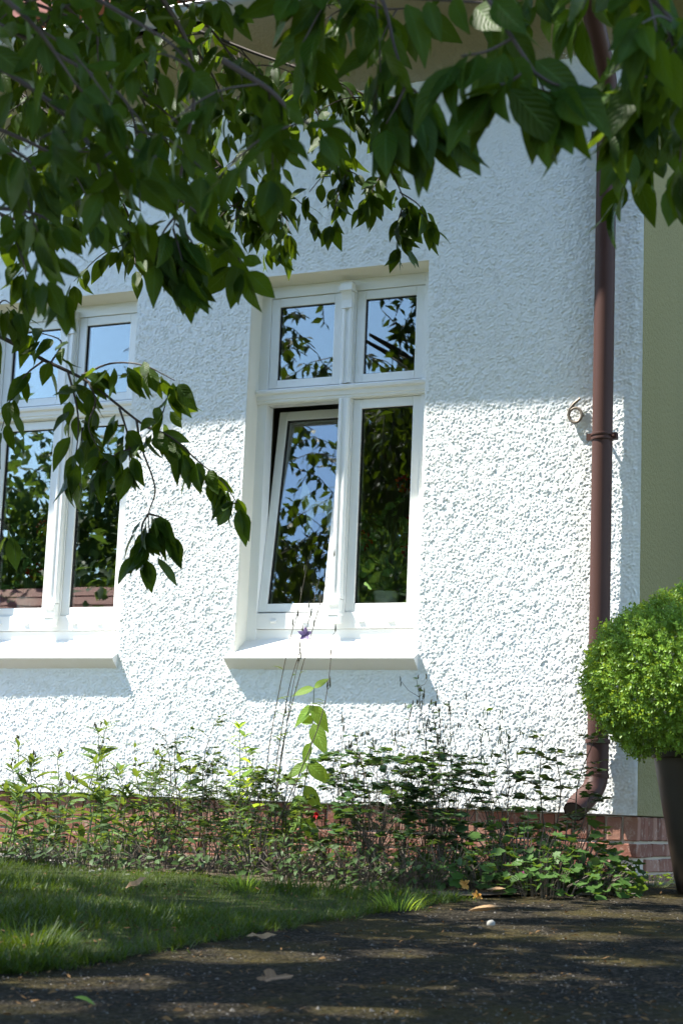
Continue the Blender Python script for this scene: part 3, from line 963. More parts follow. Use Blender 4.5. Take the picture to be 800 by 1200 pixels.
# --- low left branch in front of the left window
b = branch([(-150, 330, 6.1), (-60, 365, 6.0), (0, 394, 5.95), (52, 422, 5.9), (104, 448, 5.85), (160, 492, 5.8), (180, 503, 5.8)], 0.011, 0.105, 0, leaves=False)
for pix, dn in (([(52, 422, 5.9), (30, 440, 5.85), (12, 470, 5.85), (2, 505, 5.8)], 22), ([(80, 436, 5.87), (90, 475, 5.85), (92, 508, 5.82), (86, 552, 5.82)], 40),
                ([(96, 440, 5.87), (130, 426, 5.8), (168, 428, 5.75), (205, 446, 5.72)], 38), ([(104, 448, 5.85), (112, 470, 5.8), (104, 500, 5.75), (118, 530, 5.75)], 30),
                ([(160, 492, 5.8), (166, 524, 5.78), (182, 572, 5.76), (174, 604, 5.75), (178, 640, 5.75)], 0), ([(174, 602, 5.75), (166, 620, 5.75), (172, 650, 5.74)], 110),
                ([(174, 602, 5.75), (192, 608, 5.75), (200, 622, 5.74)], 90), ([(170, 500, 5.8), (200, 512, 5.78), (232, 540, 5.76), (262, 566, 5.74), (278, 590, 5.74)], 48),
                ([(178, 503, 5.8), (190, 485, 5.78), (196, 468, 5.76)], 40), ([(140, 478, 5.8), (150, 510, 5.78), (152, 540, 5.78)], 34), ([(0, 394, 5.95), (-6, 372, 5.9), (4, 352, 5.85), (20, 362, 5.8)], 45),
                ([(60, 425, 5.88), (72, 400, 5.8), (40, 388, 5.8)], 30), ([(166, 524, 5.78), (140, 530, 5.75), (120, 545, 5.72)], 40), ([(-10, 600, 5.9), (0, 608, 5.9), (12, 622, 5.9)], 28)):
    P = branch(pix, 0.0042, 0.108, (dn or 1) * 1.5, 0.8, leaves=dn > 0, name='twig')

# --- hanging twig in the middle left, in front of the wall between the windows
P = branch([(150, -60, 4.2), (215, 40, 4.3), (228, 110, 4.35), (214, 190, 4.35), (208, 240, 4.35), (203, 268, 4.35)], 0.007, 0.1, 5, start=0.3)
for pix, dn in (([(208, 250, 4.35), (190, 275, 4.33), (182, 305, 4.33)], 95), ([(206, 262, 4.35), (224, 282, 4.37), (236, 312, 4.37)], 90), ([(212, 235, 4.35), (238, 255, 4.4), (268, 282, 4.42), (284, 312, 4.42)], 75), ([(203, 268, 4.35), (212, 300, 4.33), (215, 325, 4.33)], 85)):
    branch(pix, 0.0032, 0.105, dn, 0.8, name='twig')

# --- farther, sunnier sprays behind them
P = branch([(60, -80, 7.15), (180, 10, 7.05), (280, 55, 6.95), (350, 80, 6.85), (405, 100, 6.80), (440, 118, 6.75)], 0.010, 0.1, 16)
side_twigs(P, 16, 0.22, 0.003, 0.088, 40, 0.7)
P = branch([(405, 100, 6.80), (436, 150, 6.75), (456, 195, 6.73), (474, 236, 6.70), (480, 262, 6.70)], 0.005, 0.1, 34)
for pix in ([(456, 195, 6.73), (440, 215, 6.70), (432, 240, 6.70)], [(468, 225, 6.70), (490, 240, 6.70), (503, 262, 6.69)], [(474, 236, 6.70), (466, 262, 6.69), (470, 285, 6.69)]):
    branch(pix, 0.003, 0.1, 80, name='twig')
P = branch([(100, -40, 7.15), (180, 90, 7.05), (240, 170, 7.05), (280, 225, 6.95), (302, 262, 6.95)], 0.008, 0.1, 34)
side_twigs(P, 12, 0.2, 0.003, 0.095, 40)
P = branch([(280, 60, 6.95), (300, 130, 6.85), (318, 180, 6.85), (322, 230, 6.85)], 0.006, 0.1, 36)
side_twigs(P, 8, 0.18, 0.003, 0.095, 40)
P = branch([(350, 80, 6.85), (370, 130, 6.75), (392, 170, 6.75), (405, 205, 6.75)], 0.005, 0.1, 36)
side_twigs(P, 5, 0.15, 0.003, 0.095, 40)
P = branch([(-60, 60, 6.95), (40, 120, 6.85), (110, 190, 6.75), (150, 250, 6.75), (148, 285, 6.75)], 0.008, 0.1, 30)
side_twigs(P, 10, 0.22, 0.003, 0.095, 38)

# --- the near, dark mass at upper left
for pix, dn in (([(-120, 20, 3.2), (0, 80, 3.1), (70, 130, 3.1), (110, 180, 3.05), (120, 225, 3.05)], 34), ([(-100, 130, 3.29), (-10, 165, 3.29), (30, 185, 3.29), (45, 205, 3.29)], 38), ([(-60, 240, 3.6), (0, 244, 3.6), (40, 250, 3.6), (66, 262, 3.6)], 40),
                ([(-80, -90, 3.17), (60, -30, 3.17), (150, 20, 3.11), (205, 55, 3.05), (235, 95, 3.05)], 34), 
                ([(-60, 0, 3.6), (60, 60, 3.6), (140, 110, 3.5), (165, 165, 3.5)], 34), ([(-90, 120, 3.9), (20, 160, 3.9), (90, 200, 3.9), (125, 250, 3.9)], 34), 
                ([(0, -70, 4.6), (90, 20, 4.6), (170, 110, 4.6), (230, 160, 4.6)], 30), ([(-80, 60, 4.9), (10, 80, 4.9), (90, 140, 4.9), (70, 210, 4.8)], 30), ([(260, 70, 3.0), (315, 105, 3.0), (345, 135, 3.0), (372, 150, 3.0)], 30),
                ([(120, -60, 5.2), (200, 20, 5.2), (250, 90, 5.2), (270, 150, 5.2)], 30), ([(-60, 220, 4.4), (0, 250, 4.4), (30, 262, 4.4)], 34), ([(-40, -40, 2.93), (40, 30, 2.93), (90, 100, 2.93)], 30), ([(-60, -50, 3.8), (0, -20, 3.8), (60, -5, 3.8), (120, 0, 3.8)], 40), ([(-60, -20, 5.0), (0, 0, 5.0), (60, 20, 5.0), (120, 25, 5.0)], 40)):
    P = branch(pix, 0.006, 0.082, dn * 0.85, 0.6)
    side_twigs(P, 3, 0.16, 0.0025, 0.082, 34, 0.4)

for pix, dn in (([(-80, -40, 4.8), (0, 20, 4.7), (60, 80, 4.7), (100, 140, 4.6), (110, 190, 4.6)], 44), ([(-80, 20, 5.3), (0, 60, 5.2), (60, 130, 5.2), (90, 200, 5.1)], 44), ([(20, -60, 5.5), (90, 20, 5.4), (150, 90, 5.3), (180, 150, 5.3), (170, 200, 5.3)], 44),
                ([(-60, 130, 4.6), (0, 170, 4.6), (50, 215, 4.6), (70, 260, 4.6)], 44), ([(120, -70, 4.9), (200, -10, 4.9), (260, 50, 4.8), (300, 120, 4.8), (310, 160, 4.8)], 40), ([(-50, -30, 4.2), (30, 0, 4.2), (100, 30, 4.2), (150, 80, 4.2)], 42), ([(60, -40, 4.4), (140, -12, 4.4), (200, -2, 4.4), (240, 4, 4.4)], 46)):
    P = branch(pix, 0.006, 0.078, dn, 0.6)
    side_twigs(P, 5, 0.2, 0.0025, 0.076, 36, 0.4)

# --- top centre and right
P = branch([(395, -70, 3.6), (445, -5, 3.5), (462, 55, 3.4), (476, 98, 3.35)], 0.006, 0.105, 14, start=0.3)
for pix, dn in (([(476, 98, 3.35), (464, 125, 3.33), (452, 145, 3.33)], 70), ([(476, 98, 3.35), (498, 118, 3.35), (520, 140, 3.35)], 70), ([(470, 80, 3.36), (490, 130, 3.33), (488, 150, 3.33)], 50)):
    branch(pix, 0.003, 0.108, dn, 0.8, name='twig')
P = branch([(520, -80, 3.0), (566, -10, 2.95), (600, 45, 2.9), (626, 85, 2.88), (640, 112, 2.88)], 0.006, 0.115, 20, start=0.25)
for pix, dn in (([(600, 45, 2.9), (570, 60, 2.88), (540, 66, 2.86)], 55), ([(620, 80, 2.88), (596, 96, 2.87), (580, 100, 2.86)], 75), ([(626, 85, 2.88), (644, 96, 2.86), (655, 100, 2.86)], 40)):
    branch(pix, 0.003, 0.118, dn, 0.8, name='twig')
for pix, dn in (([(640, -90, 3.3), (730, -40, 3.3), (775, 15, 3.3), (795, 75, 3.25), (802, 125, 3.25)], 34), ([(680, -80, 2.9), (755, -10, 2.9), (800, 40, 2.85), (835, 95, 2.85)], 34), ([(720, -40, 3.7), (772, 50, 3.7), (775, 120, 3.7), (768, 160, 3.7)], 30),
                ([(760, -40, 3.1), (790, 60, 3.1), (800, 130, 3.1), (796, 190, 3.1)], 34), ([(720, -50, 3.2), (775, 0, 3.2), (795, 50, 3.2), (790, 110, 3.2)], 34), ([(480, -70, 3.9), (600, -15, 3.9), (690, -30, 3.9), (750, -5, 3.9)], 30), ([(340, -60, 3.3), (420, -12, 3.3), (520, 0, 3.3), (590, 4, 3.3)], 26), ([(300, -80, 4.0), (380, -20, 4.0), (440, 8, 4.0), (480, 10, 4.0)], 24)):
    P = branch(pix, 0.006, 0.11, dn * 0.75, 0.75)
    side_twigs(P, 3, 0.12, 0.0025, 0.108, 36, 0.4)

# --- the crown above and beside the frame: limbs and leafy twigs
limbs = MB()
limb_tips = [(-4.0, -5.0, 3.6), (-3.0, -5.4, 3.9), (-5.6, -4.6, 3.9), (-6.4, -6.0, 3.8), (-4.6, -7.4, 4.0), (-2.4, -6.4, 4.0), (-5.2, -3.6, 3.7), (-3.6, -3.9, 3.9), (-1.6, -5.6, 3.7), (-7.0, -4.4, 3.6), (-1.4, -6.6, 3.3), (-4.2, -5.6, 5.4)]
nodes = []
for tpt in limb_tips:
    tpt = np.array(tpt)
    mid = trunk_top * 0.45 + tpt * 0.55 + np.array([0, 0, 0.35]) + rvec(0.1)
    q = spline([trunk_top - np.array([0, 0, 0.1]), mid, tpt, tpt + unit(tpt - mid) * 0.7 + np.array([0, 0, -0.15])], 5)
    MB().tube(q, list(np.linspace(0.07, 0.012, len(q))), 8).build('limb', M['bark'], tree, smooth=True)
    nodes += [x for x in q[5:]]
nodes = np.array(nodes)
CC, CR_ = np.array([-3.7, -4.6, 4.1]), np.array([4.2, 3.5, 1.7])
rc = np.random.default_rng(17)
s_ax = unit(np.cross(SUN, UP)); t_ax = np.cross(SUN, s_ax)


def near_line(P, pts, wid, ax, bx_):
    """true where a point lies within wid of a line through pts along the direction normal to ax, bx_"""
    a = np.stack([P @ ax, P @ bx_], -1); g_ = np.stack([pts @ ax, pts @ bx_], -1)
    return (((a[:, None] - g_[None]) ** 2).sum(-1) < wid[None] ** 2).any(1)


def in_frame(P, m):
    q = (P - CAM) @ RM.T
    z = np.maximum(q[:, 2], 0.05)
    x, y = 400 + FPX * q[:, 0] / z, 600 - FPX * q[:, 1] / z
    return (q[:, 2] > 0.05) & (x > -m) & (x < 800 + m) & (y > -m) & (y < 1200 + m)


# openings cut in the crown for light: sunlit sprays, ground flecks, sky in panes
gaps = [(at(285, 230, 6.95), 0.6), (at(480, 250, 6.7), 0.5), (at(360, 90, 6.85), 0.6), (at(150, 230, 6.75), 0.4), (at(250, 560, 5.75), 0.25), (at(110, 900, 7.6), 0.3), (at(360, 850, 7.6), 0.3), (at(320, 30, 4.0), 0.2), (at(770, 190, 3.2), 0.2)]
flecks = [(on_ground(*q), w_) for q, w_ in (((265, 1124), 0.17), ((110, 1152), 0.19), ((345, 1124), 0.13), ((545, 1074), 0.17), ((600, 1090), 0.13), ((640, 1150), 0.15), ((430, 1188), 0.12), ((470, 1120), 0.12), ((250, 1185), 0.13), ((30, 1182), 0.15), ((120, 1064), 0.13), ((60, 1050), 0.12), ((30, 1115), 0.2), ((690, 1100), 0.13), ((540, 1165), 0.11), ((720, 1130), 0.12))]
n_ = 10500
u = rc.normal(size=(n_, 3)); u /= np.linalg.norm(u, axis=1, keepdims=True)
p = CC + CR_ * u * np.sqrt(rc.uniform(0.25, 1, (n_, 1)))
ok = p[:, 2] > 2.6
ok &= np.sin(p[:, 0] * 3.1 + 1.0) * np.sin(p[:, 1] * 2.7 + p[:, 2]) < 0.93
ok &= ~((p[:, 0] < -5.3) & (p[:, 2] > 3.75) & (rc.random(n_) < 0.85))
ok &= ~near_line(p, np.array([q for q, w_ in gaps]), np.array([w_ for q, w_ in gaps]), s_ax, t_ax)
for x_ in (-4.25, -3.73):
    v_ = unit(np.array([x_, -8.39, 2.53])); a1 = unit(np.cross(v_, UP)); a2 = np.cross(v_, a1)
    ok &= ~(near_line(p, np.array([[x_, 0.13, 2.83]]), np.array([0.6]), a1, a2) & (p[:, 0] < -4.9) & (rc.random(n_) < 0.85))
p = p[ok]
base = nodes[np.argmin(((nodes[None] - p[:, None]) ** 2).sum(-1), axis=1)]
d = p - base + rc.normal(0, 0.2, p.shape); d /= np.linalg.norm(d, axis=1, keepdims=True)
q0, q2 = p - d * 0.25, p + d * 0.25 + np.array([0, 0, -0.12])
out = ~(in_frame(q0, 35) | in_frame(p, 35) | in_frame(q2, 35))
p, d, q0, q2 = p[out], d[out], q0[out], q2[out]
m_ = len(p)
ctv = np.concatenate([np.stack([q + o_ for o_ in (np.array([0, 0, 0.004]), np.array([0.004, 0, -0.003]), np.array([-0.003, 0.003, -0.003]))], 1) for q in (q0, p, q2)], 1)
ctf = np.array([(r * 3 + k_, r * 3 + (k_ + 1) % 3, (r + 1) * 3 + (k_ + 1) % 3, (r + 1) * 3 + k_) for r in range(2) for k_ in range(3)])
me = mesh_np('crown_twigs', ctv.reshape(-1, 3), (ctf[None] + (np.arange(m_) * 9)[:, None, None]).reshape(-1, 4))
tag(link_mesh('crown_twigs', me, M['twig'], tree), kind='stuff')
K_ = 13
s2 = rc.uniform(0, 2, (m_, K_, 1))
P0, P1, P2 = q0[:, None], p[:, None], q2[:, None]
lp = np.where(s2 < 1, P0 + (P1 - P0) * s2, P1 + (P2 - P1) * (s2 - 1)).reshape(-1, 3)
ld = (d[:, None] * 0.3 + rc.normal(0, 0.6, (m_, K_, 3)) + np.array([0, 0, -0.7])).reshape(-1, 3)
ld /= np.linalg.norm(ld, axis=1, keepdims=True)
ln = rc.normal(0, 0.6, lp.shape) + UP * 0.8
lk = ~in_frame(lp + ld * 0.1, 12) & ~near_line(lp + ld * 0.05, np.array([q for q, w_ in flecks]), np.array([w_ for q, w_ in flecks]), s_ax, t_ax)
lL = 0.11 * rc.uniform(0.75, 1.15, len(lp)); lt = rc.integers(0, 2, len(lp))
crown = [(lp[i], ld[i], ln[i], lL[i], lt[i]) for i in np.nonzero(lk)[0]]

# the 300 leaves that show largest are objects of their own, the others one mass
score = []
for q in cl:
    a_ = project(q[0] + q[1] * q[3] * 0.5)
    if a_ and -20 < a_[0] < 820 and -20 < a_[1] < 1220:
        face = 0.35 + 0.65 * abs(np.dot(unit(np.cross(np.cross(q[1], q[2]), q[1])), unit(CAM - q[0])))
        score.append(q[3] / a_[2] * face)
    else:
        score.append(0)
order = np.argsort(score)[::-1]
big = set(order[:300].tolist())
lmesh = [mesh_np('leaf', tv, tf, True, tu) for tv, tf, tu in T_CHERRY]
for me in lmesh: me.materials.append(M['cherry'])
rest = Leaves()
rest.items = [q for i, q in enumerate(cl) if i not in big]
for i in sorted(big):
    p, d, n_, L, k_ = cl[i]
    R3 = frames(d[None], n_[None])[0] * L
    o = D.objects.new('leaf', lmesh[k_]); COL.objects.link(o); o.parent = tree
    lp = p - TR
    o.matrix_local = Matrix([[*R3[0], lp[0]], [*R3[1], lp[1]], [*R3[2], lp[2]], [0, 0, 0, 1]])
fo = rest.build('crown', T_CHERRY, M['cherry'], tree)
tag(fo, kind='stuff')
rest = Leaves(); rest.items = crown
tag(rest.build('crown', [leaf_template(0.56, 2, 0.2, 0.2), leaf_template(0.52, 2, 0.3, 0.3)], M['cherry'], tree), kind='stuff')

# ================================================================== PLANTED POT AND BOX BALL
pc = on_ground(832, 1050)
pcx, pcy = pc[0], pc[1] - 0.0
pz = gz(pcy)
pot = empty('plant_pot', (pcx, pcy, pz), 'tall dark tapered planter standing by the corner of the house', 'planter')
PH = 0.60
MB().lathe([(0.0, pz + 0.004), (0.128, pz + 0.004), (0.135, pz + 0.012), (0.150, pz + 0.08), (0.235, pz + PH - 0.05), (0.245, pz + PH - 0.045), (0.250, pz + PH - 0.01), (0.246, pz + PH), (0.222, pz + PH), (0.214, pz + PH - 0.06), (0.0, pz + PH - 0.06)], pcx, pcy, 48).build('pot', M['pot'], pot, smooth=True)
MB().lathe([(0.0, pz + PH - 0.035), (0.12, pz + PH - 0.038), (0.214, pz + PH - 0.045)], pcx, pcy, 24).build('potting_soil', M['soil'], pot, smooth=True)
ball = empty('box_ball', (pcx, pcy, pz + PH - 0.05), 'clipped round boxwood ball growing in the tall dark planter', 'shrub')
bc = np.array([pcx, pcy, pz + PH + 0.27]); br = np.array([0.525, 0.525, 0.385])
st = MB()
for _ in range(9):
    d = unit(rvec() + UP * 0.6)
    st.tube(spline([(pcx + rnd(-.03, .03), pcy + rnd(-.03, .03), pz + PH - 0.06), bc + br * d * 0.35 + np.array([0, 0, -0.08]), bc + br * d * 0.8], 4), list(np.linspace(0.011, 0.004, 9)), 5)
st.build('stem', M['bark'], ball)
lv = Leaves()
for _ in range(10500):
    d = unit(rvec())
    if d[2] < -0.80: continue
    lump = 1 + 0.035 * math.sin(7 * d[0] + 3 * d[2]) * math.sin(6 * d[1] - 4 * d[2]) + 0.03 * math.sin(17 * d[0]) * math.sin(15 * d[2] + 2) + random.gauss(0, 0.011)
    rr_ = lump * (1 - abs(random.gauss(0, 0.07)) * (random.random() < 0.5))
    base = bc + br * d * (rr_ - 0.06)
    ax = unit(d + rvec(0.35) + UP * 0.15)
    l = rnd(0.02, 0.05) * (1.7 if random.random() < 0.03 else 1)
    s1 = unit(np.cross(ax, rvec())); s2 = np.cross(ax, s1)
    for q in range(4):
        pp = base + ax * l * (q + 1) / 4
        sd_ = s1 if q % 2 else s2
        for sg in (-1, 1):
            lv.add(pp, unit(sd_ * sg * 0.9 + ax * 0.75), unit(ax + rvec(0.2)), rnd(0.012, 0.019), 0)
for _ in range(7000):
    d = unit(rvec())
    lv.add(bc + br * d * rnd(0.66, 0.92), unit(d + rvec(0.6)), unit(d + rvec(0.5)), rnd(0.02, 0.034), 0)
T_BOX = (np.array([(0, 0, 0), (0.45, -0.30, 0.07), (1, 0, -0.05), (0.45, 0.30, 0.07)]), np.array([(0, 1, 2), (0, 2, 3)]), np.array([(0.5, 0), (0, 0.5), (0.5, 1), (1, 0.5)]))
tag(lv.build('foliage', [T_BOX], M['box'], ball, False), kind='stuff')

# ================================================================== PERENNIALS IN THE BED
T_LANCE = [leaf_template(0.27, 4, 0.3, 0.28, 0.8), leaf_template(0.28, 4, 0.25, 0.12, 0.8), leaf_template(0.22, 4, 0.3, 0.45, 0.8)]
T_OVAL = [leaf_template(0.55, 3, 0.2, 0.15, 0.85), leaf_template(0.5, 3, 0.25, 0.3, 0.85)]
T_ROUND = [round_template(9, 3, 0.5, 0.15), round_template(9, 3, 0.35, -0.1)]
T_PALM = [round_template(15, 5, 0.75, 0.2), round_template(15, 5, 0.6, -0.1)]
T_LIME = [leaf_template(0.50, 6, 0.25, 0.3, 0.75), leaf_template(0.46, 6, 0.15, 0.12, 0.75)]
def where(px, y):
    spots = ((-20, 'past the left window'), (40, 'below the left pane of the closed window'), (90, 'below the mullion of the closed window'), (140, 'below the right pane of the closed window'),
             (185, 'just right of the closed window'), (225, 'below the bare wall between the windows'), (262, 'just left of the sill of the open window'), (300, 'below the left end of the open window sill'),
             (345, 'below the tilted open sash'), (385, 'below the mullion of the open window'), (430, 'below the left half of the geranium pane'), (485, 'below the right end of the open window sill'), (530, 'just right of the open window'),
             (590, 'below the wall beside the number 6'), (640, 'below the number 6'), (672, 'just left of the downpipe'), (999, 'right under the downpipe shoe'))
    a = next(w for lim, w in spots if px <= lim)
    return a + (', near plinth' if y > -0.78 else ', mid bed' if y > -1.28 else ', bed front')


ROW = 'perennials in the bed along the plinth'


def place(px, y, top):
    p = on_plane(px, 985, y); h = on_plane(px, top, y)[2]
    return np.array([p[0], y, gz(y) + 0.012]), max(0.12, h - gz(y))


def lab(label, px, y):
    return label if label is None or label[0] != '*' else label[1:] + ' ' + where(px, y)


def bend_stem(base, tip, sway=0.04, n=6):
    m1 = base + (tip - base) * 0.35 + np.array([rnd(-1, 1), rnd(-1, 1), 0]) * sway
    m2 = base + (tip - base) * 0.7 + np.array([rnd(-1, 1), rnd(-1, 1), 0]) * sway
    return spline([base, m1, m2, tip], n)


def along(P, s_):
    s_ = s_ * (len(P) - 1); i = min(int(s_), len(P) - 2)
    return P[i] + (P[i + 1] - P[i]) * (s_ - i), unit(P[i + 1] - P[i])


def phlox(px, y, top, n=5, label=None, L=0.085, mat='phlox', name='leafy_perennial', buds=True):
    b, h = place(px, y, top)
    o = empty(name, b, lab(label, px, y), 'plant', ROW)
    st, lv, bd = MB(), Leaves(), MB()
    for k_ in range(n):
        hh_ = h * (1 if k_ == 0 else rnd(0.55, 0.98))
        b0 = b + np.array([rnd(-.08, .08), rnd(-.07, .07), -0.01])
        tip = b0 + np.array([rnd(-.10, .10), rnd(-.08, .08), hh_])
        P = bend_stem(b0, tip, 0.025)
        st.tube(P, list(np.linspace(0.0035, 0.0016, len(P))), 5)
        a0 = rnd(0, 3.1)
        z = 0.10
        while z < 0.99:
            p, td = along(P, z)
            a0 += PI / 2 + rnd(-.3, .3)
            l = L * (0.6 + 0.6 * math.sin(PI * min(1, z * 0.8 + 0.2))) * rnd(0.7, 1.2)
            for sg in (0, PI):
                if random.random() < 0.28: continue
                d = np.array([math.cos(a0 + sg), math.sin(a0 + sg), rnd(0.0, 0.75)])
                lv.add(p, unit(d), unit(UP + rvec(0.3)), l, random.randrange(3))
            z += rnd(0.045, 0.075) / hh_ * 0.75
        p, td = along(P, 1.0)
        for q in range(4):
            lv.add(p, unit(np.array([math.cos(q * 1.6 + a0), math.sin(q * 1.6 + a0), 0.9])), UP + rvec(0.2), L * rnd(0.5, 0.95), q)
        if buds and random.random() < 0.45:
            for q in range(3):
                e = p + np.array([rnd(-.02, .02), rnd(-.02, .02), rnd(0.015, 0.05)])
                bd.tube([p, (p + e) / 2, e], [0.001, 0.001, 0.001], 4)
                bd.tube([e, e + np.array([0, 0, 0.008]), e + np.array([0, 0, 0.018])], [0.004, 0.006, 0.002], 6)
    st.build('stem', M['stemgreen'], o)
    tag(lv.build('foliage', T_LANCE, M[mat], o), kind='stuff')
    if bd.n: tag(bd.build('buds', M['pod'], o), kind='stuff')
    return o


def twiggy(px, y, top, n=5, label=None, L=0.034, mat='fine', spread=0.14, name='twiggy_perennial', tmpl=None, stem='stembrown', dens=1.0):
    b, h = place(px, y, top)
    o = empty(name, b, lab(label, px, y), 'plant', ROW)
    st, lv = MB(), Leaves()
    for k_ in range(n):
        hh_ = h * (1 if k_ == 0 else rnd(0.5, 0.97))
        b0 = b + np.array([rnd(-.06, .06), rnd(-.05, .05), -0.01])
        P = bend_stem(b0, b0 + np.array([rnd(-spread, spread), rnd(-spread, spread) * 0.7, hh_]), 0.035)
        st.tube(P, list(np.linspace(0.0034, 0.0013, len(P))), 5)
        for q in range(int(9 * dens * hh_ / 0.5)):
            s_ = rnd(0.18, 1.0); p, td = along(P, s_)
            a0 = rnd(0, 6.28); l = rnd(0.05, 0.15) * (1.1 - 0.6 * s_)
            e = p + np.array([math.cos(a0) * l, math.sin(a0) * l, l * rnd(0.1, 0.9)])
            Q = [p, (p + e) / 2 + np.array([0, 0, 0.01]), e]
            st.tube(Q, [0.0014, 0.0011, 0.0008], 4)
            for s2 in (0.35, 0.55, 0.75, 0.9, 1.0):
                for sg in (-1, 1):
                    if random.random() < 0.15: continue
                    pp, td2 = along(Q, s2)
                    sd_ = unit(np.cross(td2, UP)) * sg
                    lv.add(pp, unit(td2 * 0.6 + sd_ + np.array([0, 0, rnd(-.3, .4)])), unit(UP + rvec(0.35)), L * rnd(0.6, 1.25), random.randrange(2))
    st.build('stem', M[stem], o)
    tag(lv.build('foliage', tmpl or T_OVAL, M[mat], o), kind='stuff')
    return o


def columbine(px, y, top, tips=None, stalks=3, label=None, leaves=16, hleaf=0.28, pods=True, mat='colum', podmat='pod', L=0.05, lean=0.12):
    b, h = place(px, y, top)
    o = empty('columbine', b, lab(label, px, y), 'plant', ROW)
    st, lv, bd = MB(), Leaves(), MB()
    for k_ in range(stalks):
        hh_ = h * (1 if k_ == 0 else rnd(0.72, 0.97))
        P = bend_stem(b + np.array([rnd(-.03, .03), rnd(-.03, .03), -0.01]), b + np.array([rnd(-lean, lean), rnd(-.1, .1), hh_]), 0.05)
        st.tube(P, list(np.linspace(0.0026, 0.0012, len(P))), 5)
        for q in range(6):
            s_ = rnd(0.62, 1.0) if q else 1.0
            p, td = along(P, s_)
            a0 = rnd(0, 6.28); l = rnd(0.04, 0.12) * (1.2 - s_ * 0.5)
            e = p + np.array([math.cos(a0) * l, math.sin(a0) * l, l * 0.8]) if q else p
            if q: st.tube([p, (p + e) / 2 + np.array([math.cos(a0) * 0.01, 0, -0.005]), e], [0.0012, 0.001, 0.0009], 4)
            for w in range(random.choice((1, 2, 3))):
                f_ = np.array([rnd(-.007, .007), rnd(-.007, .007), 0])
                dn_ = np.array([f_[0] * 0.8, f_[1] * 0.8, 1 if random.random() < 0.6 else -1])
                bd.tube([e + f_, e + f_ + dn_ * 0.007, e + f_ + dn_ * 0.016, e + f_ * 1.6 + dn_ * 0.025], [0.0015, 0.0030, 0.0026, 0.0006], 5)
            if random.random() < 0.5:
                lv.add(p, unit(np.array([math.cos(a0 + 2), math.sin(a0 + 2), 0.3])), UP + rvec(0.3), L * 0.7, 0)
    for q in range(leaves):
        a0 = rnd(0, 6.28); rr_ = rnd(0.05, 0.20); hz = hleaf * rnd(0.35, 1.15)
        e = b + np.array([math.cos(a0) * rr_, math.sin(a0) * rr_ * 0.8, hz])
        P = spline([b + np.array([0, 0, -0.01]), b + (e - b) * np.array([0.35, 0.35, 0.6]), e], 3)
        st.tube(P, [0.0018] * (len(P) - 1) + [0.001], 4)
        for w in range(3):
            an = a0 + (w - 1) * 1.15
            d = np.array([math.cos(an), math.sin(an), rnd(-.15, .25)])
            e2 = e + d * 0.025
            st.tube([e, e2], 0.0009, 4)
            for w2 in (-0.5, 0, 0.5):
                lv.add(e2, unit(np.array([math.cos(an + w2), math.sin(an + w2), rnd(-.2, .15)])), unit(UP + rvec(0.25)), L * rnd(0.6, 1.05), random.randrange(2))
    st.build('stem', M['stembrown'], o)
    tag(lv.build('foliage', T_ROUND, M[mat], o), kind='stuff')
    if pods and bd.n: tag(bd.build('seed_pods', M[podmat], o), kind='stuff')
    return o


def mound(px, y, top, n=60, label=None, L=0.06, r=0.2, mat='crane', name='cranesbill', tmpl=None):
    b, h = place(px, y, top)
    o = empty(name, b, lab(label, px, y), 'plant', ROW)
    st, lv = MB(), Leaves()
    for q in range(n):
        a0 = rnd(0, 6.28); rr_ = r * math.sqrt(rnd(0, 1)); hz = h * (1 - 0.55 * (rr_ / r) ** 2) * rnd(0.08, 1.02)
        e = b + np.array([math.cos(a0) * rr_, math.sin(a0) * rr_ * 0.8, hz])
        P = spline([b + np.array([math.cos(a0) * rr_ * 0.6, math.sin(a0) * rr_ * 0.5, -0.01]), b + (e - b) * np.array([0.72, 0.72, 0.6]), e], 3)
        st.tube(P, [0.0016] * len(P), 4)
        d = np.array([math.cos(a0) + rnd(-.5, .5), math.sin(a0) + rnd(-.5, .5), rnd(-.5, .1)])
        lv.add(e, unit(d), unit(UP + rvec(0.35)), L * rnd(0.65, 1.2), random.randrange(2))
    st.build('stem', M['stembrown'], o)
    tag(lv.build('foliage', tmpl or T_PALM, M[mat], o), kind='stuff')
    return o


random.seed(21)
PHL = '*upright narrow-leaved perennial'
for px, y, top, n in ((-35, -0.7, 880, 5), (22, -0.75, 876, 5), (62, -0.5, 888, 4), (100, -0.85, 850, 5), (135, -0.5, 890, 5), (152, -1.0, 905, 5), (178, -0.7, 878, 6), (205, -0.45, 895, 5), (58, -1.15, 925, 5), (10, -1.2, 930, 5), (112, -1.25, 930, 5)):
    phlox(px, y, top, n, PHL, rnd(0.09, 0.12))
TWG = '*twiggy small-leaved perennial'
for px, y, top, n in ((222, -0.75, 842, 6), (195, -1.0, 905, 7), (250, -1.0, 888, 7), (268, -0.6, 880, 6), (236, -1.3, 935, 7), (285, -1.25, 915, 7)):
    twiggy(px, y, top, n, TWG)
TW2 = '*bushy green perennial'
for px, y, top, n in ((300, -0.9, 870, 7), (325, -1.2, 900, 7), (345, -0.8, 905, 6), (365, -1.15, 915, 6)):
    twiggy(px, y, top, n, TW2, 0.04, 'phlox', 0.12, 'bushy_perennial')
LOWM = '*low leafy ground plant'
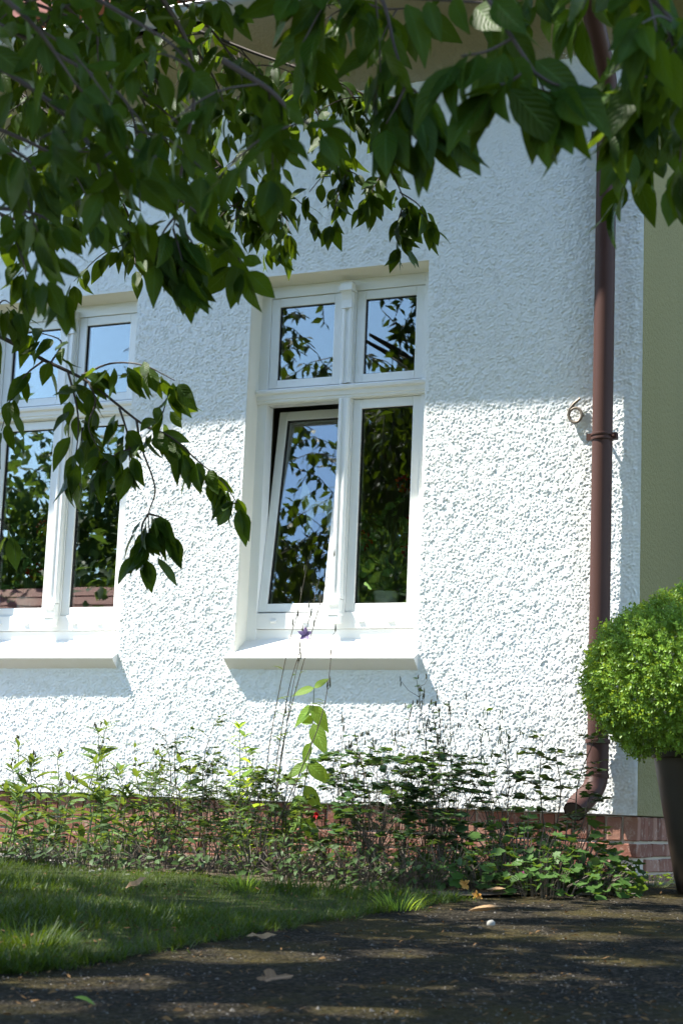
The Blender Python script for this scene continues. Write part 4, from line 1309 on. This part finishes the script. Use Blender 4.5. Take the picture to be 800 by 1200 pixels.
for px, y, top, r in ((8, -1.55, 985, 0.20), (48, -1.6, 978, 0.18), (92, -1.6, 980, 0.2), (140, -1.55, 975, 0.2), (300, -1.5, 960, 0.2), (340, -1.55, 975, 0.2), (250, -1.5, 975, 0.18), (190, -1.5, 968, 0.2), (170, -1.1, 958, 0.2), (325, -0.75, 952, 0.2), (385, -1.5, 975, 0.2), (75, -1.2, 965, 0.2), (420, -1.55, 985, 0.2), (455, -1.6, 988, 0.2), (490, -1.6, 985, 0.2), (525, -1.55, 985, 0.2), (400, -1.1, 965, 0.2), (510, -0.9, 960, 0.2)):
    mound(px, y, top, 84, LOWM, 0.042, r, 'fine', 'ground_plant', T_OVAL)
phlox(290, -1.0, 855, 3, 'perennial with broad upright green leaves beside the tall thin flower stalks', 0.10, 'lime', buds=False)

COL1 = '*columbine with dark seed pods'
for px, y, top, lf in ((400, -0.9, 852, 16), (425, -1.15, 868, 26), (470, -0.8, 815, 26), (500, -1.0, 798, 26), (535, -0.7, 830, 20)):
    columbine(px, y, top, None, 3, COL1, lf, rnd(0.36, 0.50))
columbine(582, -1.0, 838, None, 4, 'columbine topped by a dense cluster of green hanging seed pods', 30, 0.46, True, 'colum', 'podgreen', 0.055, 0.07)
columbine(440, -1.4, 905, None, 2, 'low columbine clump of dark rounded leaves on thin wiry stems', 38, 0.48, False, 'colum', 'pod', 0.058)
columbine(515, -1.3, 925, None, 2, 'columbine clump with rounded leaves next to the dried orange blossoms', 34, 0.42, False, 'colum', 'pod', 0.058)
twiggy(405, -1.35, 945, 8, 'bare brown tangle of wiry stems with few small leaves in the bed', 0.026, 'fine', 0.12, 'wiry_perennial', None, 'stembrown', 0.6)
twiggy(470, -1.35, 950, 8, 'thin brown tangled stems between two columbine clumps', 0.026, 'fine', 0.12, 'wiry_perennial', None, 'stembrown', 0.6)
# rose shoots beside the downpipe shoe
CR1 = '*cranesbill mound'
for px, y, top, r, n in ((575, -1.5, 985, 0.2, 60), (615, -1.35, 945, 0.24, 90), (655, -1.1, 948, 0.26, 95), (690, -1.0, 985, 0.22, 70), (595, -1.1, 955, 0.2, 70), (680, -1.3, 990, 0.22, 70), (640, -1.55, 1000, 0.2, 60), (545, -1.1, 965, 0.18, 50), (700, -1.35, 1010, 0.16, 44)):
    mound(px, y, top, int(n * 1.5), CR1, rnd(0.05, 0.066), r)


def rose(px, y, tips, label):
    b, _ = place(px, y, 900)
    o = empty('rose_bush', b, label, 'plant', ROW)
    st, lv = MB(), Leaves()
    for tx, ty in tips:
        tip = on_plane(tx, ty, y + rnd(-.05, .05))
        P = bend_stem(b + np.array([rnd(-.02, .02), 0, -0.01]), tip, 0.03)
        st.tube(P, list(np.linspace(0.0045, 0.002, len(P))), 6)
        for q in range(11):
            s_ = 0.45 + 0.55 * (q + rnd(0, 1)) / 9; p, td = along(P, min(s_, 1)); a0 = rnd(0, 6.28)
            e = p + np.array([math.cos(a0), math.sin(a0), rnd(-.1, .5)]) * rnd(0.05, 0.085)
            st.tube([p, e], 0.0011, 4)
            for w in (0.45, 0.75):
                for sg in (-1, 1):
                    sd_ = unit(np.cross(e - p, UP)) * sg
                    lv.add(p + (e - p) * w, unit(sd_ + (e - p) * 3), unit(UP + rvec(0.35)), rnd(0.036, 0.054), random.randrange(2))
            lv.add(e, unit(e - p), unit(UP + rvec(0.35)), rnd(0.042, 0.06), 0)
    st.build('stem', M['stembrown'], o)
    tag(lv.build('foliage', [leaf_template(0.68, 4, 0.12, 0.12, 0.9), leaf_template(0.62, 4, 0.2, 0.2, 0.9)], M['fine'], o), kind='stuff')


rose(652, -0.95, ((695, 868), (650, 880), (635, 868), (690, 935)), 'rose bush with bare forked stems and dark rounded leaflets beside the downpipe')

# sapling with large translucent lime leaves: every leaf a part
b, h = place(352, -1.05, 800)
o = empty('sunlit_sapling', b, 'young plant with large lime green leaves glowing in sunlight below the window sill', 'plant')
tip = on_plane(368, 806, -1.05)
P = bend_stem(b + np.array([0, 0, -0.01]), tip, 0.02)
MB().tube(P, list(np.linspace(0.004, 0.0018, len(P))), 6).build('stem', M['stemgreen'], o)
lim = [mesh_np('leaf', tv, tf, True, tu) for tv, tf, tu in T_LIME]
for me in lim: me.materials.append(M['lime'])
for (x_, y_), (dx, dz), L in (((368, 806), (-16, 6), .09), ((368, 806), (8, -6), .07), ((367, 822), (-24, 20), .125), ((369, 822), (16, 22), .115), ((364, 852), (-16, -8), .09), ((366, 852), (18, 28), .14), ((362, 866), (-10, 18), .10), ((364, 892), (22, 16), .12), ((362, 896), (-18, 12), .10), ((363, 925), (18, 24), .12), ((360, 930), (-18, 14), .11), ((360, 960), (16, 18), .11), ((358, 965), (-16, 18), .11)):
    p = on_plane(x_, y_, -1.05)
    p = min(P, key=lambda q_: abs(q_[2] - p[2]))
    d = unit(np.array([dx * 1.0, rnd(-10, 6), -dz * 1.0]))
    R3 = frames(d[None], unit(np.array([rnd(-.3, .3), -0.9, 0.5]))[None])[0] * L * 1.2
    q = D.objects.new('leaf', random.choice(lim)); COL.objects.link(q); q.parent = o
    lp = np.array(p) - b
    q.matrix_local = Matrix([[*R3[0], lp[0]], [*R3[1], lp[1]], [*R3[2], lp[2]], [0, 0, 0, 1]])

# tall bellflower: thin stalks in front of the sill, one open violet star
yb = -1.2
b, h = place(312, yb, 650)
o = empty('bellflower', b, 'tall thin bellflower stalks crossing the window sill with one violet star flower', 'plant')
st, bd, lv = MB(), MB(), Leaves()
for pts_ in (((306, 1000), (312, 905), (335, 770), (349, 716), (361, 655)), ((316, 1000), (322, 905), (338, 810), (352, 761), (366, 712), (374, 676)), ((318, 1000), (328, 900), (344, 800), (357, 752)), ((330, 1000), (362, 880), (382, 817), (389, 752), (391, 742)), ((314, 1000), (330, 880), (360, 760), (380, 690), (389, 652))):
    q = [on_plane(px_, py_, yb + 0.02 * i_) for i_, (px_, py_) in enumerate(pts_)]
    q[0] = b + np.array([rnd(-.04, .04), rnd(-.04, .04), -0.01])
    P = spline(q, 4)
    st.tube(P, list(np.linspace(0.0030, 0.0011, len(P))), 5)
    for _ in range(5):
        s_ = rnd(0.45, 1.0); p, td = along(P, s_); a0 = rnd(0, 6.28)
        e = p + np.array([math.cos(a0) * 0.012, math.sin(a0) * 0.012, 0.012])
        bd.tube([p, e], 0.001, 4)
        bd.tube([e, e + np.array([0, 0, .008]), e + np.array([0, 0, .022]), e + np.array([0, 0, .034])], [0.002, 0.004, 0.003, 0.001], 6)
    for _ in range(9):
        s_ = rnd(0.05, 0.5); p, td = along(P, s_); a0 = rnd(0, 6.28)
        lv.add(p, unit(np.array([math.cos(a0), math.sin(a0), 0.5])), UP + rvec(0.2), rnd(0.04, 0.08), random.randrange(3))
st.build('stem', M['stembrown'], o); tag(bd.build('buds', M['pod'], o), kind='stuff')
tag(lv.build('foliage', T_LANCE, M['phlox'], o), kind='stuff')
fc = on_plane(358, 744, yb + 0.05)
pet = mesh_np('petal', *leaf_template(0.55, 4, 0.25, -0.15, 0.75)[:2], True, leaf_template(0.55, 4, 0.25, -0.15, 0.75)[2])
pet.materials.append(M['violet'])
fd = unit(np.array([0.25, -0.9, 0.15])); s1 = unit(np.cross(fd, UP)); s2 = np.cross(s1, fd)
for k_ in range(5):
    a = 2 * PI * k_ / 5 + 0.3
    d = unit(s1 * math.cos(a) + s2 * math.sin(a) + fd * 0.35)
    R3 = frames(d[None], fd[None])[0] * 0.040
    q = D.objects.new('petal', pet); COL.objects.link(q); q.parent = o
    lp = fc - b
    q.matrix_local = Matrix([[*R3[0], lp[0]], [*R3[1], lp[1]], [*R3[2], lp[2]], [0, 0, 0, 1]])


def blossom(px, py, y, r, mat, name, label, cat='flower', n=7, petal_w=0.6):
    c_ = on_plane(px, py, y)
    base = np.array([c_[0], y + 0.02, gz(y)])
    o = empty(name, base, label, cat)
    MB().tube(spline([base, (base + c_) / 2 + np.array([0.01, 0, 0]), c_], 3), 0.0016, 5).build('stem', M['stemgreen'], o)
    lv = Leaves()
    for k_ in range(n):
        a = 2 * PI * k_ / n + rnd(-.3, .3)
        lv.add(c_, unit(np.array([math.cos(a), -0.6 + rnd(-.3, .3), math.sin(a)])), unit(np.array([0, -1, 0.5]) + rvec(0.2)), r * rnd(0.7, 1.2), 0)
    lv.build('petals', [leaf_template(petal_w, 3, 0.2, -0.2)], mat, o)


blossom(614, 1024, -1.62, 0.018, M['pink'], 'pink_flower', 'small pink blossom low among the cranesbill leaves')
blossom(371, 955, -1.2, 0.022, M['red'], 'red_flower', 'small dark red blossom half hidden among the stems below the open window', n=9)
blossom(545, 1036, -1.75, 0.03, M['amber'], 'dried_flower', 'upper of two withered orange blossoms at the front edge of the bed', n=9)
blossom(560, 1050, -1.85, 0.028, M['amber'], 'dried_flower', 'lower of two withered orange blossoms, nearer the path edge', n=9)

# sunlit weed at the foot of the corner
b_ = on_ground(762, 1041)
o = empty('weed', b_, 'small bright green weed sunlit at the foot of the dark planter', 'plant')
lv, st = Leaves(), MB()
for q in range(60):
    a0 = rnd(0, 6.28); rr_ = 0.09 * math.sqrt(rnd(0, 1)); e = b_ + np.array([math.cos(a0) * rr_ * 1.4, math.sin(a0) * rr_, rnd(0.02, 0.07)])
    st.tube([b_ + np.array([math.cos(a0) * rr_ * 0.7, math.sin(a0) * rr_ * 0.5, 0]), e], 0.0011, 4)
    lv.add(e, unit(np.array([math.cos(a0), math.sin(a0), rnd(-.1, .3)])), UP + rvec(0.3), rnd(0.02, 0.036), 0)
st.build('stem', M['stemgreen'], o); tag(lv.build('foliage', T_OVAL, M['lime'], o), kind='stuff')

# ================================================================== GRASS, PEBBLES, FALLEN LEAVES


def inside(p, poly):
    r = False; n = len(poly)
    for i in range(n):
        x1, y1 = poly[i]; x2, y2 = poly[(i + 1) % n]
        if (y1 > p[1]) != (y2 > p[1]) and p[0] < (x2 - x1) * (p[1] - y1) / (y2 - y1) + x1: r = not r
    return r


lawn_poly = [far_l] + bed_edge[:-1] + path_edge + [(-5.0, -8.3), (-9.0, -8.3)]
gl_ = Leaves()
cntg = 0
rg = np.random.default_rng(3)
while cntg < 30000:
    p = (rg.uniform(-5.0, -1.5), rg.uniform(-6.4, -1.2))
    if not inside(p, lawn_poly): continue
    a_ = project((p[0], p[1], gz(p[1])))
    if not a_ or a_[0] < -60 or a_[0] > 860: continue
    tall = 0.6 + 0.5 * math.sin(p[0] * 3 + 1) * math.sin(p[1] * 4.1) + (0.5 if a_[0] < 90 and a_[1] > 1070 else 0)
    l = rg.uniform(0.03, 0.062) * max(0.45, tall)
    an = rg.uniform(0, 6.28); ti = rg.uniform(0.1, 0.8)
    gl_.add((p[0], p[1], gz(p[1]) + 0.012), np.array([math.cos(an) * ti, math.sin(an) * ti, 1.0]), np.array([math.cos(an + 3.1), math.sin(an + 3.1), 0.4]), l, int(rg.integers(2)))
    cntg += 1
pe = [np.array(q) for q in path_edge]
for k_ in range(4200):                                  # ragged fringe hanging over the path
    s_ = rg.uniform(0, len(pe) - 1.001); i = int(s_); p = pe[i] + (pe[i + 1] - pe[i]) * (s_ - i)
    dv = pe[i + 1] - pe[i]; no = np.array([-dv[1], dv[0]]) / np.linalg.norm(dv)
    p = p + no * rg.normal(0, 0.028) * (1 + math.sin(s_ * 9) * 0.5)
    an = rg.uniform(0, 6.28); ti = rg.uniform(0.2, 1.3)
    gl_.add((p[0], p[1], gz(p[1]) + 0.004), np.array([math.cos(an) * ti, math.sin(an) * ti, 1.0]), np.array([math.cos(an + 3.1), math.sin(an + 3.1), 0.4]), rg.uniform(0.02, 0.055), int(rg.integers(2)))
tag(gl_.build('lawn_grass', [leaf_template(0.085, 3, 0.2, 0.30, 0.45), leaf_template(0.07, 3, 0.2, 0.55, 0.45)], M['grass']), 'short uneven lawn grass between the flower bed and the path', 'grass', kind='stuff')


def tuft(px, py, n, l, label, mat='grass', r=0.05):
    b_ = on_ground(px, py)
    o_ = Leaves()
    for q in range(n):
        an = rnd(0, 6.28); ti = rnd(0.1, 0.8); rr_ = r * math.sqrt(rnd(0, 1))
        o_.add(b_ + np.array([math.cos(an) * rr_, math.sin(an) * rr_, 0.0]), np.array([math.cos(an) * ti, math.sin(an) * ti, 1.0]), np.array([math.cos(an + 3.1), math.sin(an + 3.1), 0.4]), l * rnd(0.5, 1.2), q)
    e = empty('grass_tuft', b_, label, 'grass')
    tag(o_.build('blades', [leaf_template(0.06, 4, 0.2, 0.30, 0.45), leaf_template(0.06, 4, 0.2, 0.6, 0.45)], M[mat], e), kind='stuff')


tuft(38, 1118, 260, 0.085, 'long sunlit grass tuft overhanging the path at the lawn corner', 'grass', 0.13)
tuft(466, 1068, 90, 0.075, 'bright grass tuft at the tip of the lawn beside the path', 'lime', 0.07)
tuft(285, 1046, 70, 0.09, 'pale grass tuft sprouting at the bed edge below the window', 'lime', 0.06)

# loose chippings and crumbs on the path and bed
pb = MB(); rp = random.Random(9)
for _ in range(2200):
    px_, py_ = rp.uniform(-40, 840), rp.uniform(1046, 1215)
    p = on_ground(px_, py_)
    if inside(p[:2], lawn_poly) or p[1] > -0.1: continue
    s_ = rp.uniform(0.002, 0.005) * (1.8 if rp.random() < 0.04 else 1)
    q = [(p[0] + s_ * math.cos(k_ * 1.257 + rp.random()) * rp.uniform(.7, 1.2), p[1] + s_ * math.sin(k_ * 1.257) * rp.uniform(.7, 1.2), p[2] + 0.006) for k_ in range(5)]
    tp_ = (p[0], p[1], p[2] + 0.006 + s_ * rp.uniform(0.5, 0.9))
    n0 = pb.n; pb.add(q + [tp_], [(k_, (k_ + 1) % 5, 5) for k_ in range(5)])
tag(pb.build('path_chippings', M['chip']), 'loose grey stone chippings scattered over the path', 'gravel', kind='stuff')


def stone(px, py, r, flat, name, label, cat='stone', seed=0, mat='pebble', sx=1.0):
    b_ = on_ground(px, py)
    bm = bmesh.new(); bmesh.ops.create_icosphere(bm, subdivisions=2, radius=1)
    rr_ = random.Random(seed); ph = [rr_.uniform(0, 6) for _ in range(6)]
    for v in bm.verts:
        c_ = v.co
        k_ = 1 + 0.16 * math.sin(2.3 * c_.x + ph[0]) + 0.13 * math.sin(2.9 * c_.y + ph[1]) + 0.1 * math.sin(4 * c_.z + ph[2])
        v.co = Vector((c_.x * r * k_ * sx, c_.y * r * k_, c_.z * r * flat * k_))
    me = D.meshes.new(name); bm.to_mesh(me); bm.free()
    for p in me.polygons: p.use_smooth = True
    o = link_mesh(name, me, M[mat]); o.location = (b_[0], b_[1], b_[2] + r * flat * 0.6)
    return tag(o, label, cat)


stone(574, 1086, 0.016, 0.8, 'pebble', 'small round white pebble on the path beside a curled dry leaf', 'pebble', 1)
stone(8, 1009, 0.085, 0.32, 'stone', 'flat grey stone at the lawn edge beneath the left window', 'stone', 2, sx=1.6)
stone(72, 1016, 0.07, 0.3, 'stone', 'broad flat pale stone lying in the bed edge among low leaves', 'stone', 3, sx=1.5)
for i_, (px_, py_) in enumerate(((96, 1022), (110, 1024), (122, 1023), (150, 1027), (172, 1026))):
    o = stone(px_, py_, 0.014 + 0.006 * (i_ % 3), 0.5, 'pebble', 'small pale pebble in the row along the bed edge', 'pebble', 10 + i_)
    o['group'] = 'pebbles edging the bed'


ll = Leaves(); rl = random.Random(4)
for _ in range(900):
    p = on_ground(rl.uniform(-30, 830), rl.uniform(1030, 1210))
    if p[1] > -0.05: continue
    a0 = rl.uniform(0, 6.28)
    ll.add(p + np.array([0, 0, 0.012 + (0.02 if inside(p[:2], lawn_poly) else 0)]), np.array([math.cos(a0), math.sin(a0), rl.uniform(-.1, .3)]), np.array([rl.gauss(0, .4), rl.gauss(0, .4), 1.0]), rl.uniform(0.008, 0.026), rl.randrange(2))
tag(ll.build('leaf_litter', [leaf_template(0.5, 3, 0.4, 0.3), leaf_template(0.35, 2, 0.2, -0.2)], M['litter']), 'small brown scraps of dead leaves strewn over path and lawn', 'litter', kind='stuff')


def maple(seed, spikes=5):
    rr_ = random.Random(seed); V = [(0, 0, 0.012)]; UV = [(0.5, 0.5)]
    n = spikes * 8
    for i in range(n):
        a = 2 * PI * i / n
        lobe = abs(math.cos(a * spikes / 2)); r = (0.42 + 0.58 * lobe ** 1.1) * (0.8 + 0.2 * math.cos(a)) * (1 - 0.09 * (i % 2)) * rr_.uniform(.93, 1.06)
        V.append((r * math.cos(a), r * math.sin(a), 0.16 * r * math.sin(2 * a + seed) + 0.10 * r * r + rr_.uniform(0, 0.03))); UV.append((0.5 + 0.5 * r * math.sin(a), 0.5 + 0.5 * r * math.cos(a)))
    return np.array(V), np.array([(0, 1 + i, 1 + (i + 1) % n) for i in range(n)]), np.array(UV)


def fallen(px, py, L, tmpl, mat, label, rz, tilt=(0.1, 0.1), lift=0.022):
    b_ = on_ground(px, py)
    tv, tf, tu = tmpl
    me = mesh_np('fallen_leaf', tv * L, tf if tf.shape[1] == 4 else None, True, tu, tf if tf.shape[1] == 3 else None)
    me.materials.append(M[mat])
    o = D.objects.new('fallen_leaf', me); COL.objects.link(o); o.location = (b_[0], b_[1], b_[2] + lift); o.rotation_euler = (tilt[0], tilt[1], rz)
    tag(o, label, 'leaf')


fallen(146, 1060, 0.085, leaf_template(0.62, 6, 0.45, -0.35, 0.8, 1.4, 0.25), 'dry2', 'tan fallen leaf with raised edge lying on the lawn grass', 0.3, (0.5, -0.2), 0.055)
fallen(548, 1078, 0.13, leaf_template(0.5, 6, 0.5, -0.22), 'dry2', 'long pale dry leaf arched over the path next to the white pebble', 0.2, (0.1, 0.05), 0.03)
fallen(288, 1110, 0.085, leaf_template(0.55, 6, 0.25, -0.2, 0.8, 1.4, 0.3), 'dry2', 'light brown dry leaf lying where lawn meets path', 0.4, (0.25, 0.1), 0.03)
fallen(318, 1163, 0.058, maple(5, 5), 'dry', 'lobed pale brown maple leaf with curled dark centre on the path', 1.0, (0.15, -0.15), 0.03)
fallen(86, 1180, 0.05, leaf_template(0.6, 4, 0.3, 0.2), 'crane', 'small green fallen leaf lying on the shaded path', 0.3, (0.1, 0.1), 0.02)
fallen(568, 1052, 0.10, leaf_template(0.5, 6, 0.3, -0.1), 'dry2', 'bleached dry leaf at the bed edge under the orange blossoms', -0.3, (0.2, 0.0), 0.03)

# ================================================================== THINGS BEHIND THE GLASS
def pot_geranium(x, y, label, h=0.42, flowers=((0.1, 0.35),), r=0.2, n=46, seed=1, ped=True):
    random.seed(seed)
    z0 = 1.2955
    o = empty('potted_geranium', (x, y, z0), label, 'houseplant')
    MB().lathe([(0, z0), (0.05, z0), (0.054, z0 + 0.005), (0.066, z0 + 0.12), (0.070, z0 + 0.125), (0.070, z0 + 0.14), (0.062, z0 + 0.14), (0.060, z0 + 0.12), (0, z0 + 0.12)], x, y, 28).build('pot', M['terracotta'], o, smooth=True)
    st, lv, fl = MB(), Leaves(), Leaves()
    b0 = np.array([x, y, z0 + 0.13])
    for q in range(n):
        a0 = rnd(0, 6.28); rr_ = r * math.sqrt(rnd(0.02, 1)); hz = rnd(0.0, h)
        e = b0 + np.array([math.cos(a0) * rr_, math.sin(a0) * min(rr_, 0.05), hz])
        st.tube(spline([b0, b0 + (e - b0) * np.array([0.4, 0.4, 0.7]), e], 2), 0.0022, 4)
        lv.add(e, unit(np.array([math.cos(a0), math.sin(a0) * 0.2 - 0.1, rnd(-.6, .3)])), unit(np.array([0, -0.9, 0.7]) + rvec(0.3)), rnd(0.05, 0.085), random.randrange(2))
    for fx_, fz_ in flowers:
        c_ = np.array([x + fx_, y - 0.03, z0 + fz_])
        st.tube(spline([b0, (b0 + c_) / 2 + np.array([0.02, 0, 0]), c_], 3), 0.002, 5)
        for q in range(40):
            d = unit(rvec()); lv2 = c_ + d * np.array([0.036, 0.02, 0.036])
            fl.add(lv2, unit(d + rvec(0.4)), unit(d + rvec(0.2)), rnd(0.018, 0.03), 0)
    st.build('stem', M['stemgreen'], o)
    tag(lv.build('foliage', T_PALM, M['geran'], o), kind='stuff')
    fl.build('flowers', [leaf_template(0.8, 2, 0.1, 0.1)], M['red'], o)


pot_geranium(X2 + 0.78, 0.225, 'potted red geranium behind the right pane of the window with the open sash', 0.50, ((0.14, 0.36), (0.17, 0.52), (-0.13, 0.42), (0.10, 0.72)), 0.19, 62, 5)
pot_geranium(X1 + 0.28, 0.225, 'potted red geranium behind the left pane of the fully closed window', 0.42, ((0.10, 0.55), (0.05, 0.30)), 0.2, 50, 6)
for q, (px_, py_, r) in enumerate(((22, 553, 0.045), (50, 530, 0.035))):
    c_ = on_plane(px_, py_, 0.25)
    o = empty('hanging_ornament', (c_[0], c_[1], c_[2] - r), ('larger' if q == 0 else 'smaller') + ' rust orange ball ornament hanging on a thread behind the left window pane', 'ornament')
    MB().lathe([(0.001, c_[2] - r)] + [(r * math.sin(a), c_[2] - r * math.cos(a)) for a in np.linspace(0.2, PI - 0.2, 9)] + [(0.001, c_[2] + r)], c_[0], c_[1], 16).build('ball', M['orange'], o, smooth=True)
    MB().tube([(c_[0], c_[1], c_[2] + r), (c_[0], c_[1], 2.46)], 0.0012, 4).build('thread', M['seal'], o)
# little wooden horse hanging behind the open sash
hx = [(0.02, 0.96), (0.10, 1.0), (0.22, 0.84), (0.34, 0.68), (0.62, 0.64), (0.88, 0.68), (1.0, 0.60), (0.97, 0.30), (0.96, 0.0), (0.84, 0.0), (0.82, 0.30), (0.74, 0.42), (0.44, 0.40), (0.36, 0.30), (0.32, 0.02), (0.18, 0.02), (0.18, 0.34), (0.16, 0.52), (0.10, 0.66), (0.0, 0.62), (-0.06, 0.72), (0.0, 0.86)]
c0 = on_plane(352, 628, 0.29)
hw, hz_ = 0.20, 0.30
o = empty('horse_ornament', (c0[0], 0.29, c0[2]), 'flat mint green wooden horse with yellow saddle hanging behind the tilted sash', 'ornament')
me = D.meshes.new('body'); bm = bmesh.new()
f = bm.faces.new([bm.verts.new((c0[0] + u * hw, 0.284, c0[2] + w * hz_)) for u, w in hx])
ex = bmesh.ops.extrude_face_region(bm, geom=[f]); bmesh.ops.translate(bm, verts=[v for v in ex['geom'] if isinstance(v, bmesh.types.BMVert)], vec=(0, 0.012, 0))
bmesh.ops.recalc_face_normals(bm, faces=bm.faces); bm.to_mesh(me); bm.free()
link_mesh('body', me, M['horse'], o)
MB().box(c0[0] + 0.40 * hw, c0[0] + 0.72 * hw, 0.281, 0.299, c0[2] + 0.41 * hz_, c0[2] + 0.64 * hz_).build('saddle', M['saddle'], o, bevel=0.003)
MB().tube([(c0[0] + 0.45 * hw, 0.29, c0[2] + 0.64 * hz_), (c0[0] + 0.45 * hw, 0.29, 2.44)], 0.001, 4).build('thread', M['seal'], o)

# ================================================================== WHAT THE PANES REFLECT: garden trees and a neighbour's house
random.seed(77)


def far_tree(x, y, h, r, label, n=1500, leaf=0.26):
    if y < -23: n, leaf = 6500, 0.42
    z0 = gz(y); b_ = np.array([x, y, z0])
    o = empty('garden_tree', b_, label, 'tree', 'trees across the garden')
    tk = MB(); tp_ = b_ + np.array([rnd(-.2, .2), rnd(-.2, .2), h * 0.45])
    tk.tube(spline([b_ - UP * 0.1, b_ + UP * h * 0.2, tp_], 4), list(np.linspace(0.22, 0.12, 9)), 10)
    cs = []
    for q in range(9):
        c_ = b_ + np.array([rnd(-.6, .6) * r, rnd(-.6, .6) * r, h * rnd(0.30, 0.86)])
        tk.tube(spline([tp_ - UP * 0.3, (tp_ + c_) / 2 + rvec(0.1), c_], 3), list(np.linspace(0.08, 0.02, 7)), 6)
        cs.append((c_, r * rnd(0.38, 0.6)))
    tk.build('trunk', M['bark'], o, smooth=True)
    lv = Leaves()
    for q in range(n):
        c_, cr__ = random.choice(cs)
        d = unit(rvec()); p = c_ + d * cr__ * rnd(0.3, 1) ** 0.5
        lv.add(p, unit(rvec(0.6) + d * 0.5 - UP * 0.5), unit(d + UP * 0.5 + rvec(0.4)), leaf * rnd(0.6, 1.2), 0)
    tag(lv.build('crown', [leaf_template(0.6, 2, 0.2, 0.2)], M['far'], o), kind='stuff')


for i_, (x, y, h, r) in enumerate(((-9.0, -14.5, 6.4, 2.7), (-11.2, -13.0, 6.2, 2.4), (-13.0, -17.0, 6.6, 2.4), (-7.0, -17.5, 7.5, 3.0), (-19.0, -12.0, 6.0, 2.4), (-11.5, -18.0, 8.0, 3.2), (-10.4, -12.4, 4.2, 2.0), (-24.0, -16.0, 8.0, 3.0), (-19.0, -30.0, 11.0, 4.0), (-23.5, -31.0, 12.0, 4.2), (-28.0, -29.0, 12.0, 4.2), (-16.0, -24.5, 9.0, 2.8))):
    far_tree(x, y, h, r, 'broad leafy garden tree across the lawn, reflected in the window panes', 2200)
nh = empty('neighbour_house', (-21, -24, gz(-24)), 'low neighbouring house with red tiled roof across the garden', 'house')
z0 = gz(-24)
MB().box(-25, -17, -27, -21, z0 - 0.2, z0 + 2.7).build('wall', M['plaster2'], nh)
rm = MB(); rm.extrude_x([(-27.5, z0 + 2.5), (-24, z0 + 5.2), (-20.5, z0 + 2.5), (-20.5, z0 + 2.65), (-24, z0 + 5.4), (-27.5, z0 + 2.65)], -25.4, -16.6)
rf = rm.build('roof', M['roof'], nh)
tm = MB()
for k_ in range(12):
    yy = -20.5 - k_ * 0.29; zz = z0 + 2.66 + k_ * 0.226
    tm.extrude_x([(yy + 0.02, zz - 0.02), (yy + 0.02, zz + 0.03), (yy - 0.30, zz + 0.25), (yy - 0.30, zz + 0.2)], -25.4, -16.6)
tag(tm.build('tile_courses', M['roof'], rf), kind='stuff')
for x in (-23.5, -20.5, -18.5):
    w_ = MB().box(x - 0.5, x + 0.5, -21.0, -20.95, z0 + 0.9, z0 + 2.1).build('window', M['frame'], nh)
    MB().box(x - 0.42, x + 0.42, -20.95, -20.94, z0 + 0.98, z0 + 2.02).build('pane', M['glass'], w_)

# unseen shrubs added at the right to block sky light from the gable wall
random.seed(5)
for x, y, h in ((-0.35, 1.4, 3.6), (-0.2, 3.4, 4.4)):
    o = empty('sky_block_shrub', (x, y, 0), ('shorter' if h < 4 else 'taller') + ' unseen added shrub blocking sky light from the beige gable wall', 'shrub')
    st, lv = MB(), Leaves()
    for q in range(12):
        a0 = rnd(0, 6.28)
        st.tube(spline([(x, y, -0.05), (x + math.cos(a0) * 0.3, y + math.sin(a0) * 0.3, h * 0.4), (x + math.cos(a0) * 0.7, y + math.sin(a0) * 0.7, h * rnd(0.6, 0.9))], 4), list(np.linspace(0.03, 0.008, 9)), 6)
    for q in range(2600):
        a0 = rnd(0, 6.28); z = rnd(0.1, 1) * h; rr_ = 1.15 * math.sqrt(max(0.05, 1 - (z / h) ** 3)) * rnd(0.55, 1.0)
        d = np.array([math.cos(a0), math.sin(a0), 0.2])
        lv.add(np.array([x + d[0] * rr_, y + d[1] * rr_, z]), unit(d + rvec(0.5)), unit(d * 0.5 + UP + rvec(0.3)), rnd(0.09, 0.14), 0)
    st.build('stem', M['bark'], o)
    tag(lv.build('foliage', [leaf_template(0.42, 2, 0.2, 0.15)], M['far'], o), kind='stuff')
